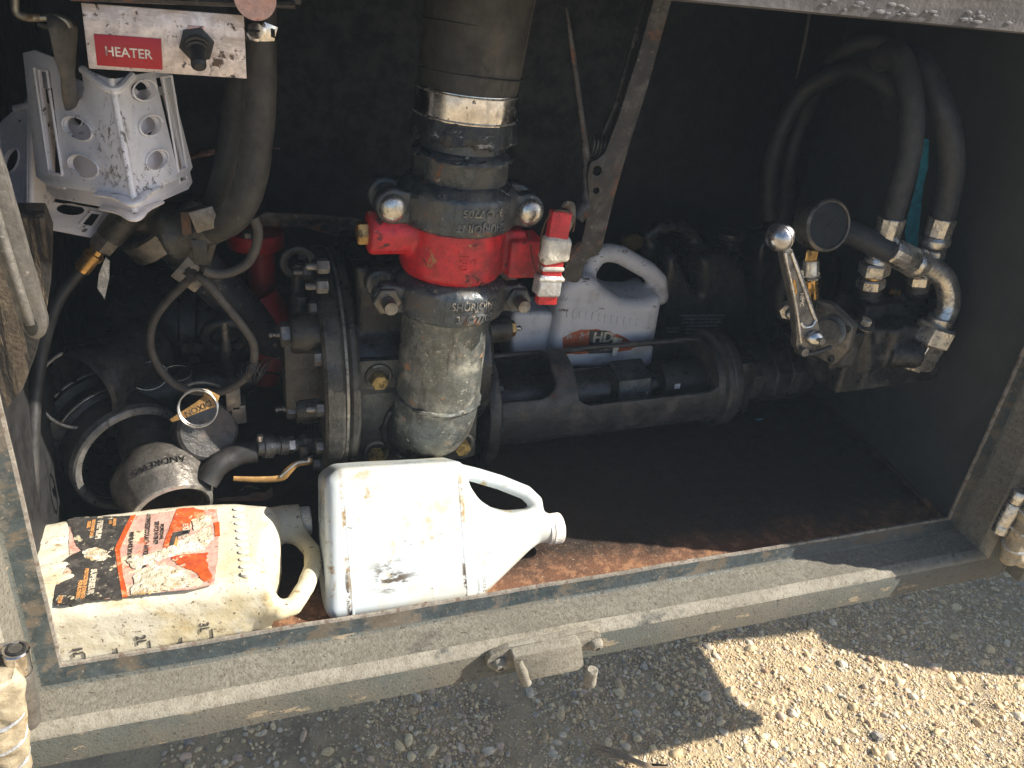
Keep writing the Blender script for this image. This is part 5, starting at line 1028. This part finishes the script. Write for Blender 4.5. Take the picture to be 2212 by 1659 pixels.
# ==================================================================== long black lever with spring, rod and taped handle
t = thing('latch_lever', 'long rusty black steel lever hanging from above with rod and coil spring', 'lever', PY(1250, 610, .17))
yl = .18; pl = plane_of(PY(1300, 350, yl), (1, 0, 0), (0, 0.0, 1)); A = lambda u, v: loc2(pl, u, v)
outl = [A(*p) for p in ((1428, -60), (1462, -60), (1451, 0), (1396, 199), (1362, 305), (1328, 423), (1305, 516), (1302, 535), (1290, 552), (1272, 558), (1262, 575), (1256, 600), (1248, 611), (1234, 610), (1219, 604), (1217, 590), (1222, 567), (1252, 537), (1262, 500), (1271, 448), (1272, 420), (1269, 380), (1276, 350), (1290, 345), (1307, 330), (1336, 254), (1379, 118), (1412, 0))]
build(G().prism(resample(outl, .003, 2), pl[0], pl[1], pl[2], -.006, 0, [ell(A(1290, 369), .0062, .0062, 16), ell(A(1288, 412), .0042, .0042, 14)]), 'lever_plate', 'lever black', t, bevel=.001)
o2 = [A(*p) for p in ((1404, 0), (1412, 20), (1365, 190), (1330, 300), (1306, 332), (1310, 300), (1340, 230))]
build(G().prism(o2, pl[0]+V(0, .016, 0), pl[1], pl[2], -.004, 0), 'rear_plate', 'lever black', t, bevel=.001)
build(G().tube([PY(1224, 18, yl+.01), PY(1240, 130, yl+.01), PY(1257, 254, yl+.01), PY(1266, 330, yl+.01), PY(1267, 420, yl+.005), PY(1262, 450, yl), PY(1246, 470, yl)], [.0016, .0034, .0036, .0052, .006, .009, .011], 12, 6, flat=.6), 'rod', 'lever black', t)
g = G(); c = PY(1292, 318, yl+.012); sp = []
for i in range(60): a_ = i/60*2*math.pi*5; sp.append(c+V(-.013+.026*i/60, .0105*math.sin(a_)*.6, .014*math.cos(a_)))
g.tube(sp, .0013, 6, 1); build(g, 'coil_spring', 'black iron', t)
build(G().cyl(PY(1268, 462, yl+.01), PY(1268, 462, yl-.008), .004), 'rivet', 'rust clevis', t)
t = thing('taped_handle', 'red flat handle wrapped in dirty white tape and bound with thin wire', 'handle', PY(1180, 655, .1))
yh = .125; d0 = PY(1212, 455, yh); d1 = PY(1178, 655, yh); dz = nrm(d0-d1); dx = nrm(V(1, 0, 0)-dz*dz[0]); dy = np.cross(dz, dx); L = np.linalg.norm(d0-d1)
def hb(t0, t1, w_, dp_, name, mat, par=None, bev=.0015, off=0., ds=0.): return build(G().box(d1+dz*(t0+t1)/2*L+dx*off, (w_, dp_, (t1-t0)*L), [dx, dy, dz]), name, mat, par or t, bevel=bev, disp=ds, dscale=120)
hb(0, 1.0, .026, .013, 'handle_bar', 'red paint')
hb(.66, .70, .031, .018, 'tape_wrap', 'tape', None, .004, 0, .003); 
g = G(); g.box(d1+dz*L*.60, (.036, .022, .28*L), [dx, dy, dz]); build(g, 'tape_wrap', 'tape', t, bevel=.007, seg=3, disp=.004, dscale=90)
g = G(); g.box(d1+dz*L*.40, (.030, .017, .055*L), [dx, dy, dz]); build(g, 'tape_wrap', 'tape', t, bevel=.003, disp=.002, dscale=110)
g = G(); g.box(d1+dz*L*.21-dx*.001, (.033, .019, .24*L), [dx, dy, dz]); build(g, 'tape_wrap', 'silver tape', t, bevel=.004, seg=3, disp=.003, dscale=100)
g = G(); g.box(d1+dz*L*.29, (.037, .021, .06*L), [dx, dy, dz]); build(g, 'tape_wrap', 'tape', t, bevel=.004, disp=.004, dscale=100)
g = G(); g.tube([PY(1170, 640, yh-.002), PY(1166, 560, yh), PY(1172, 500, yh+.01), PY(1190, 462, yh), PY(1215, 455, yh-.012), PY(1240, 470, yh), PY(1238, 500, yh+.01)], .0013, 6, 6)
g.tube([PY(1163, 595, yh), PY(1150, 560, yh+.02), PY(1143, 500, yh+.05)], .001, 6, 5); build(g, 'binding_wire', 'rust clevis', t)
g = G(); g.tube([PY(1225, 500, yh+.002), PY(1234, 470, yh), PY(1232, 446, yh), PY(1219, 441, yh-.006)], [.004, .006, .006, .005], 10, 5, flat=.4); build(g, 'bent_strip', 'dull alloy', t)
g = G(); g.tube([PY(1250, 530, yl), PY(1236, 545, .15), PY(1225, 560, .14)], .006, 8, 4); build(g, 'link_bar', 'rust clevis', t)
# ==================================================================== grey-white jug and others behind
def upright_jug(name, yf, poly, handle, hr, T, mat, label, hflat=1., holes=(), taperless=True, xs=None, r=.018):
    pl = plane_of(PY(poly[0][0], poly[0][1], yf), (1, 0, 0), (0, 0, 1)); A = lambda u, v, d=0.: loc2(pl, u, v, d)
    body = resample([A(*p) for p in poly], .014, 3); h3 = [(*A(u, v, T/2), -T/2) for u, v in handle]
    t = thing(name, label, 'jug', PY(poly[0][0], poly[0][1], yf), 'jugs in the compartment')
    g = jug_body(pl, T, body, h3, hr, (9, 10, T/2), T/2, r=r, h=.003, k=.016); build(g, 'jug_body', mat, t, sharp=180)
    return t, pl, A
yj = .42
t, pl, A = upright_jug('white_jug', yj, [(1186, 800), (1192, 742), (1204, 690), (1212, 632), (1228, 610), (1262, 600), (1290, 604), (1308, 626), (1350, 652), (1400, 652), (1432, 640), (1434, 660), (1426, 700), (1412, 800)],
    [(1262, 592), (1290, 552), (1312, 545), (1340, 550), (1400, 584), (1421, 606), (1425, 640)], .0165, .11, 'grey jug plastic', 'scuffed greyish white oil jug with orange HD label standing behind the bearing housing', hflat=1.)
O, ux, uy, n = pl
def onp(u, v, d=0.): p = A(u, v); return O+ux*p[0]+uy*p[1]+n*d
for i in range(12):
    u = 1226+13.6*i; v = 676+1.9*i; build(G().prism(ell(A(u, v), .0026, .0088, 12, .1), O, ux, uy, -.003, .0016), 'grip_rib', 'grey jug plastic', t, bevel=.0009)
build(G().prism(wob([A(1214, 730), A(1240, 716), A(1274, 710), A(1310, 714), A(1345, 728), A(1380, 746), A(1362, 756), A(1300, 762), A(1216, 766)], .0015, 5, 2), O, ux, uy, -.002, .0006), 'label', 'label grey orange', t, smooth=False)
build(G().prism([A(1273, 713), A(1310, 714), A(1322, 722), A(1322, 762), A(1271, 764)], O, ux, uy, -.002, .0010), 'label_box', 'label black', t, smooth=False)
text('HD', .027, onp(1302, 729, .001), (1, 0, -.03), (.03, 0, 1), .0006, 'print white', t, bold=.03); text('EXPERT', .0135, onp(1304, 751, .001), (1, 0, -.03), (.03, 0, 1), .0006, 'print white', t, bold=.02)
text('EASY SIDE GRIP', .010, onp(1255, 650, .0), (1, 0, -.12), (.12, 0, 1), .0006, 'grey jug plastic', t, t0=-.001)
g = G(); g.tube([onp(1332, 728, .003), onp(1326, 745, .006), onp(1324, 762, .008)], [.010, .007, .004], 8, 4, flat=.4); build(g, 'peeled_paper', 'torn paper', t, disp=.004, dscale=120)
t, pl, A = upright_jug('white_bottle', .44, [(1104, 800), (1106, 700), (1108, 676), (1200, 676), (1202, 700), (1190, 740), (1186, 800)], [(1120, 700), (1121, 700)], .01, .08, 'grey jug plastic', 'small stained white container squeezed between pump and grey-white jug', r=.01)
yk = .52
t, pl, A = upright_jug('black_jug', yk, [(1425, 800), (1428, 650), (1440, 560), (1462, 545), (1480, 590), (1500, 625), (1512, 640), (1514, 560), (1540, 552), (1590, 552), (1612, 580), (1622, 640), (1626, 800)],
    [(1442, 600), (1400, 545), (1398, 510), (1420, 492), (1470, 490), (1498, 508), (1512, 545), (1518, 590)], .0125, .15, 'black jug plastic', 'black motor oil jug with handle and open ribbed neck standing in the dark behind')
c = PY(1568, 548, yk+.07); r = 29*S(c); g = G(); pr = [(-.01, r*.9)]
for k in range(4): pr += [(.004+.007*k, r*.9), (.006+.007*k, r*.98), (.008+.007*k, r*.98), (.010+.007*k, r*.9)]
pr += [(.034, r*1.0), (.040, r*1.05), (.046, r*1.05), (.048, r*.95), (.044, r*.8), (.02, r*.8)]; g.lathe(c, (0, 0, 1), pr, 40); build(g, 'neck', 'black jug plastic', t)
O, ux, uy, n = pl
build(G().prism([A(1440, 668), A(1625, 676), A(1625, 760), A(1436, 760)], O, ux, uy, -.002, .0005), 'label', 'gauge face', t, smooth=False)
p = A(1463, 705); lines = ['All North Advanced Heavy Duty Synthetic', 'CK-4 Engine Oil has been proven to', 'protect diesel particulate filter (DPF)', 'emission systems against ash', 'build-up, in addition to superior', 'engine protection for on-road', 'diesel, solar, and off-road']
for i, s_ in enumerate(lines): q = A(1516, 681+i*7.4); text(s_, .0062, O+ux*q[0]+uy*q[1]+n*.0006, (1, 0, -.04), (.04, 0, 1), .0003, 'print pale', t, bold=.0)
for i, s_ in enumerate(['Entre conseils', 'Suggestions']): q = A(1452, 708+i*8); text(s_, .0055, O+ux*q[0]+uy*q[1]+n*.0006, (1, 0, -.04), (.04, 0, 1), .0003, 'print pale', t, bold=.0)
t, pl, A = upright_jug('black_jug', .60, [(1632, 800), (1634, 560), (1650, 520), (1700, 505), (1760, 520), (1780, 560), (1784, 800)], [(1650, 540), (1651, 540)], .01, .09, 'black jug plastic', 'second plain black jug almost lost in the dark right of the open one')
build(G().ball(PY(1365, 524, .6), .022, (1.1, .6, .8), 16), 'yellow_cap', 'dim yellow', label='dim yellow cap in the dark above the grey-white jug', cat='cap', disp=.006, dscale=60)
# ==================================================================== hydraulic valve block on its shelf
zp = PY(1825, 820, .155)[2]
pA, pB, pC = PZ(1673, 696, zp), PZ(1825, 820, zp), PZ(2132, 779, zp)
t = thing('valve_shelf', 'black steel shelf plate carrying the hydraulic valve block', 'shelf', (pA+pC)/2)
pD = pC+(pA-pB)*1.0; g = G(); g.add([pA, pB, pC, pD, pA-V(0, 0, .006), pB-V(0, 0, .006), pC-V(0, 0, .006), pD-V(0, 0, .006)], [(0, 1, 2, 3), (7, 6, 5, 4), (0, 4, 5, 1), (1, 5, 6, 2), (2, 6, 7, 3), (3, 7, 4, 0)])
build(g, 'shelf_plate', 'black iron', t, bevel=.0008)
g = G(); g.tube([pB+V(0, 0, -.001), pC+V(0, 0, -.001)], .0012, 6, 1); build(g, 'bare_edge', 'worn edge', t)
hexbolt(pB+V(.02, .03, -.006), (0, 0, -1), .008, .008, t, 'zinc')
vb = thing('valve_block', 'dark cast hydraulic control valve block with round port bosses', 'hydraulic valve', (pB+pC)/2+V(0, .05, 0))
ex = nrm(pC-pB); ey = nrm(V(-ex[1], ex[0], 0)); ez = V(0, 0, 1)
yb_ = .215
g = G()
def bb(u0, v0, u1, v1, yc, dp_, ): 
    a = PY(u0, v0, yc); b = PY(u1, v1, yc); g.box((a+b)/2, (abs(b[0]-a[0])+abs(0), dp_, abs(b[2]-a[2])), [ex, ey, ez])
bb(1800, 690, 1990, 800, .18, .085); bb(1835, 640, 2010, 700, .22, .070)
for (u0, v0, u1, v1, r_, yc) in ((1876, 625, 1880, 700, 27, .210), (1982, 618, 1990, 700, 27, .215), (1931, 635, 1935, 700, 22, .215), (1866, 690, 1866, 792, 22, .14), (1920, 700, 1920, 780, 34, .155)):
    a = PY(u0, v0, yc); b = PY(u1, v1, yc); g.cyl(a, b, r_*S(a))
a = PY(1915, 760, .145); g.cyl(a, a+V(.05, -.015, 0), .024); bb(1775, 700, 1812, 770, .155, .075)
build(g, 'block_casting', 'block iron', vb, melt=.0032, msm=6, disp=.0007, dscale=120)
build(G().lathe(PY(1866, 705, .125), (0, -.2, 1), [(0, .0155), (.002, .0155)], 28), 'washer', 'dull alloy', vb)
build(G().hexp(PY(1867, 701, .125), (0, -.2, 1), .0085, .010), 'bolt', 'zinc', vb, sharp=22)
build(G().hexp(PY(1930, 636, .215), (0, 0, 1), .010, .010), 'port_plug', 'brass', vb, sharp=22)
# square end cap
pn = nrm(V(-.93, -.36, 0)); c = PY(1786, 722, .13); pl = plane_of(c, V(.36, -.93, 0), (0, 0, 1)); O, ux, uy, n = pl
cap_ = build(G().prism(resample([(-.034, -.036), (.026, -.040), (.040, -.01), (.036, .03), (-.008, .048), (-.036, .044)], .006), O, ux, uy, -.010, .004), 'end_cap', 'dull alloy', vb, bevel=.002)
for p in ((-.028, .036), (.030, .022), (.020, -.032), (-.026, -.028)): build(G().lathe(O+ux*p[0]+uy*p[1]+n*.003, n, [(0, .0055), (.004, .0055), (.0041, .003), (.001, .003)], 14), 'cap_screw', 'black iron', cap_)
q = PY(1781, 716, .105); build(G().lathe(PY(1800, 716, .125), q-PY(1800, 716, .125), [(0, .020), (.012, .020), (.013, .024), (.019, .024), (.020, .018), (.030, .017)], 32), 'spool_boot', 'dull alloy', vb)
# control lever
cl_ = thing('control_lever', 'cast alloy control lever with polished ball knob on the valve block', 'lever', PY(1740, 745, .09))
yq = .088; pl = plane_of(PY(1720, 640, yq), (1, 0, 0), (0, .12, 1)); A = lambda u, v: loc2(pl, u, v); O, ux, uy, n = pl
build(G().prism(resample([A(1690, 540), A(1711, 536), A(1741, 612), A(1766, 690), A(1771, 712), A(1775, 735), A(1763, 752), A(1742, 764), A(1724, 757), A(1719, 744), A(1722, 730), A(1716, 660), A(1700, 590)], .005, 3), O, ux, uy, -.013, 0), 'lever_arm', 'dull alloy', cl_, bevel=.003, seg=3)
for pts in (((1694, 545), (1711, 620), (1722, 680), (1729, 740)), ((1708, 545), (1733, 615), (1754, 675), (1762, 692))): build(G().tube([PP(u, v, O, n)+n*.001 for u, v in pts], .0022, 8, 4), 'lever_rib', 'aluminium', cl_)
build(G().tube([PP(u, v, O, n)+n*.001 for u, v in ((1728, 696), (1736, 706), (1752, 704), (1762, 690))], .0022, 8, 4), 'lever_rib', 'aluminium', cl_)
build(G().prism(wob([A(1712, 604), A(1716, 604), A(1721, 632), A(1716, 640)], .0006, 3, 2), O, ux, uy, -.001, .0010), 'paint_mark', 'yellow mark', cl_, smooth=False)
text('NIMCO', .0085, PP(1731, 652, O, n)+n*.0002, nrm(V(.30, 0, -.95)), nrm(V(.95, 0, .30)), .0006, 'aluminium', cl_, t0=-.001)
c = PP(1691, 514, O, n)-n*.006; R = 31*S(c); build(G().ball(c, R, n=36), 'knob', 'satin steel', cl_); build(G().torus(c, nrm(V(.85, .35, .35)), R*1.0, .0009, 48, 6), 'knob_seam', 'aluminium', cl_)
build(G().ball(PP(1757, 728, O, n)+n*.004, 20*S(c), (1.2, .8, .9), 26), 'pivot_boss', 'aluminium', cl_); build(G().hexp(PP(1757, 728, O, n)+n*.017, n, .0055, .003), 'pivot_nut', 'dull alloy', cl_, sharp=20)
build(G().tube([PP(u, v, O, n)+n*.004 for u, v in ((1728, 758), (1745, 762), (1770, 756), (1790, 748))], .0034, 10, 5), 'clevis_link', 'black iron', cl_); build(G().cyl(PP(1732, 758, O, n)-n*.01, PP(1732, 758, O, n)+n*.008, .006), 'clevis_pin', 'dull alloy', cl_)
build(G().ball(PY(1708, 678, .13), .0085, n=18), 'detent_ball', 'zinc', cl_)
# gauge
gg = thing('pressure_gauge', 'round pressure gauge with steel case and dark glass face on a brass stem', 'gauge', PY(1750, 700, .17))
ya_ = .18; c = PY(1788, 487, ya_); an = nrm(V(-.03, -.95, .26)); R = 55*S(c)
build(G().lathe(c-an*.034, an, [(0, R*.93), (.003, R*.98), (.030, R*.98), (.031, R*1.03), (.036, R*1.03), (.038, R*.97), (.037, R*.90), (.034, R*.89)], 64), 'gauge_case', 'dull alloy', gg)
gf = build(G().lathe(c+an*.0005, an, [(0, R*.90), (.0008, R*.90)], 56), 'gauge_glass', 'gauge face', gg)
u_, v_, _ = basis(an); build(G().tube([c+an*.002+u_*(-.012)+v_*(-.010), c+an*.002+u_*.014+v_*.012], .0007, 6, 1), 'needle', 'cable rubber', gf)
build(G().tube([c+an*.0032+(u_*math.cos(a_)+v_*math.sin(a_))*R*.93 for a_ in [2*math.pi*i/60 for i in range(61)]], .0013, 8, 1), 'bezel', 'dull alloy', gg)
d_ = PY(1751, 560, ya_)-PY(1756, 535, ya_); a = PY(1755, 538, ya_+.004)
build(G().hexp(a, d_, .0095, .020, .1), 'stem', 'brass', gg, sharp=22)
b = PY(1752, 562, ya_+.004); build(G().lathe(b, PY(1750, 600, ya_)-b, [(0, .012), (.022, .013), (.023, .011), (.026, .016)], 20), 'adapter', 'zinc', gg); build(G().hexp(PY(1751, 580, ya_+.004), (0, 0, -1), .0155, .016), 'adapter_nut', 'zinc', gg, sharp=22)
build(threads(PY(1749, 600, ya_+.004), PY(1752, 650, ya_+.004), .0125, 7), 'thread', 'brass', gg)
build(G().hexp(PY(1702, 665, .16), (-.6, -.8, 0), .013, .02), 'side_fitting', 'zinc', gg, sharp=22)
# fittings and hoses
def fitting_stack(base, pts, names, parent):
    """pts: list of (u,v,r_px,kind) along a fitting, y constant"""
    pass
yf = .180
def fitline(parent, segs, y0):
    for (ua, va, ub, vb_, rr, kind, nm, mt_) in segs:
        a = PY(ua, va, y0); b = PY(ub, vb_, y0); r_ = rr*S(a); L_2 = np.linalg.norm(b-a)
        if kind == 'hex': g = G().hexp(a, b-a, r_*1.08, L_2, .12, ph=.35)
        elif kind == 'thr': g = threads(a, b, r_, 6)
        elif kind == 'bulge': g = G().lathe(a, b-a, [(0, r_*.86), (L_2*.25, r_), (L_2*.5, r_*1.03), (L_2*.75, r_), (L_2, r_*.86)], 36)
        elif kind == 'ferr': g = G().lathe(a, b-a, [(0, r_*.9), (L_2*.06, r_*.97), (L_2*.96, r_), (L_2, r_*.96)], 12, phase=.5)
        elif kind == 'cone': g = G().lathe(a, b-a, [(0, r_), (L_2*.5, r_*.97), (L_2, r_*.8)], 32)
        else: g = G().lathe(a, b-a, [(0, r_*.97), (.001, r_), (L_2-.001, r_), (L_2, r_*.97)], 32)
        build(g, nm, mt_, parent, sharp=24, disp=.0003, dscale=160)
hg = 'hydraulic hoses on the valve block'
H1 = thing('hydraulic_hose', 'left hydraulic hose rising from the valve block with crimped silver end', 'hose', PY(1877, 630, yf), hg)
fitline(H1, [(1876, 634, 1879, 622, 24, 'thr', 'thread', 'dull alloy'), (1879, 622, 1883, 600, 27, 'hex', 'hex_nut', 'zinc'), (1883, 600, 1885, 592, 21, 'cyl', 'ring', 'brass'), (1886, 594, 1892, 566, 30, 'hex', 'hex_nut', 'zinc'), (1892, 566, 1897, 552, 27, 'cone', 'neck', 'zinc'), (1899, 556, 1904, 537, 25.5, 'hex', 'hex_nut', 'zinc'), (1904, 537, 1908, 529, 26, 'cyl', 'ring', 'zinc'), (1907, 531, 1913, 515, 30, 'bulge', 'bulge', 'zinc'), (1913, 516, 1927, 469, 29, 'ferr', 'ferrule', 'zinc')], yf)
build(G().tube([PY(1924, 480, yf), PY(1935, 440, yf), PY(1952, 380, yf), PY(1966, 320, yf+.005), PY(1971, 255, yf+.015), PY(1966, 195, yf+.03), PY(1948, 130, yf+.06), PY(1925, 112, yf+.10), PY(1900, 130, yf+.14)], [25*S(PY(1940, 400, yf))]*9, 24, 8), 'hose', 'hydraulic rubber', H1)
H2 = thing('hydraulic_hose', 'right hydraulic hose with crimped silver end bending up beside the wall', 'hose', PY(1981, 625, yf), hg)
y2 = yf-.005
fitline(H2, [(1981, 626, 1983, 612, 24, 'thr', 'thread', 'dull alloy'), (1983, 613, 1987, 592, 25, 'hex', 'hex_nut', 'zinc'), (1987, 592, 2010, 560, 18, 'cyl', 'tail', 'zinc'), (2011, 560, 2016, 536, 24, 'hex', 'hex_nut', 'zinc'), (2017, 532, 2023, 508, 31, 'bulge', 'bulge', 'zinc'), (2023, 510, 2037, 470, 29, 'ferr', 'ferrule', 'zinc')], y2)
build(G().tube([PY(2034, 480, y2), PY(2046, 430, y2), PY(2056, 365, y2), PY(2051, 290, y2+.01), PY(2030, 220, y2+.03), PY(1995, 150, y2+.07), PY(1955, 118, y2+.12), PY(1900, 130, y2+.17)], [26*S(PY(2040, 400, y2))]*8, 24, 8), 'hose', 'hydraulic rubber', H2)
H3 = thing('hydraulic_hose', 'horizontal hydraulic hose joining the big bent silver elbow', 'hose', PY(1945, 560, .2), hg)
y3 = .165
fitline(H3, [(1918, 538, 1968, 564, 32, 'ferr', 'ferrule', 'zinc'), (1966, 562, 1990, 572, 33, 'bulge', 'bulge', 'zinc')], y3)
build(G().tube([PY(1740, 470, y3+.10), PY(1800, 488, y3+.06), PY(1850, 508, y3+.03), PY(1925, 545, y3)], [27*S(PY(1850, 510, y3))]*4, 22, 6), 'hose', 'hydraulic rubber', H3)
build(G().tube([PY(1984, 568, y3), PY(2010, 578, y3-.005), PY(2036, 598, y3-.012), PY(2049, 630, y3-.02), PY(2047, 662, y3-.025), PY(2036, 692, y3-.03)], [23.5*S(PY(2040, 620, y3))]*6, 28, 8), 'bent_tube', 'zinc', H3)
fitline(H3, [(2034, 684, 2028, 700, 27, 'cyl', 'collar', 'zinc'), (2027, 700, 2004, 742, 42, 'hex', 'swivel_nut', 'zinc'), (2004, 742, 1999, 752, 30, 'thr', 'thread', 'zinc')], y3-.03)
g = G(); q = PY(1981, 776, y3-.03); aa = nrm(PY(2004, 742, y3-.03)-PY(1975, 792, y3-.03)); g.lathe(PY(1975, 794, y3-.03), aa, [(0, .020), (.006, .027), (.050, .027)], 4, phase=.5); b_ = nrm(PY(1930, 758, y3-.02)-q); g.lathe(q-b_*.006, b_, [(0, .024), (.034, .025)], 4, phase=.5)
build(g, 'elbow_block', 'zinc', H3, melt=.0022, msm=2); build(threads(PY(1955, 768, y3-.024), PY(1920, 748, y3-.010), .0165, 7), 'thread', 'rust clevis', H3)
# coiled hose behind the gauge, dim hose arcs near the roof
g = G()
for k, (u, v, r_, dy_) in enumerate(((1722, 625, 62, 0), (1738, 622, 64, .03), (1752, 620, 66, .06), (1768, 614, 66, .09))):
    c = PY(u, v, .33+dy_); g.torus(c, nrm(V(.35, -.9, .1)), r_*S(c), .0105, 48, 12)
build(g, 'coiled_hose', 'hose rubber black', label='coil of black hose hanging behind the gauge and lever', cat='hose')
hosething('roof_hose', 'inner dim hose arching near the roof at the back right', [PY(1662, 470, .5), PY(1662, 374, .5), PY(1680, 300, .5), PY(1712, 230, .5), PY(1745, 190, .49), PY(1800, 160, .46), PY(1855, 152, .42), PY(1915, 190, .38), PY(1925, 250, .40)], [.017]*9, 'hose rubber black', group='dim hoses arching near the roof')
hosething('roof_hose', 'outer dim hose arching near the roof at the back right', [PY(1690, 480, .54), PY(1700, 380, .54), PY(1716, 300, .54), PY(1740, 240, .54), PY(1780, 150, .5), PY(1840, 100, .45), PY(1900, 90, .42), PY(1945, 120, .40)], [.017]*8, 'hose rubber black', group='dim hoses arching near the roof')
hosething('hanging_cord', 'thin pale cord hanging from the roof at the back right', [PY(1750, 20, .5), PY(1738, 90, .5), PY(1720, 170, .5)], [.003, .0032, .0015], 'cable rubber', 8, 0, 'cord')
# teal strap
pl = plane_of(PY(1980, 430, .285), (1, 0, 0), (0, 0, 1)); A = lambda u, v: loc2(pl, u, v)
build(G().prism([A(1996, 300), A(2006, 300), A(2004, 360), A(1994, 400), A(1988, 460), A(1984, 500), A(1981, 560), A(1966, 545), A(1956, 530), A(1954, 500), A(1960, 466), A(1978, 400), A(1990, 340)], pl[0], pl[1], pl[2], 0, .0012), 'teal_strap', 'teal strap', label='teal plastic strap hanging between the two upright hydraulic hoses', cat='strap', bevel=.0003)
build(G().box(PZ(1640, 905, .001), (.016, .004, .002)), 'floor_chip', 'teal strap', label='tiny pale blue chip on the floor below the motor', cat='chip')

# ==================================================================== added volume standing in for lens glare; lifts the blacks
hz_ = bpy.data.materials.new('lens glare volume'); hz_.use_nodes = True; hn = hz_.node_tree.nodes; hn.clear()
ho = hn.new('ShaderNodeOutputMaterial'); hv_ = hn.new('ShaderNodeVolumePrincipled'); hv_.inputs['Color'].default_value = (.70, .86, 1, 1); hv_.inputs['Density'].default_value = .014; hv_.inputs['Anisotropy'].default_value = 0
hz_.node_tree.links.new(hv_.outputs[0], ho.inputs['Volume'])
g = G(); g.box((0, 0, .03), (1202, 1202, 3.9)); MATS['lens glare volume'] = hz_
build(g, 'glare_veil', 'lens glare volume', smooth=False, kind='stuff')
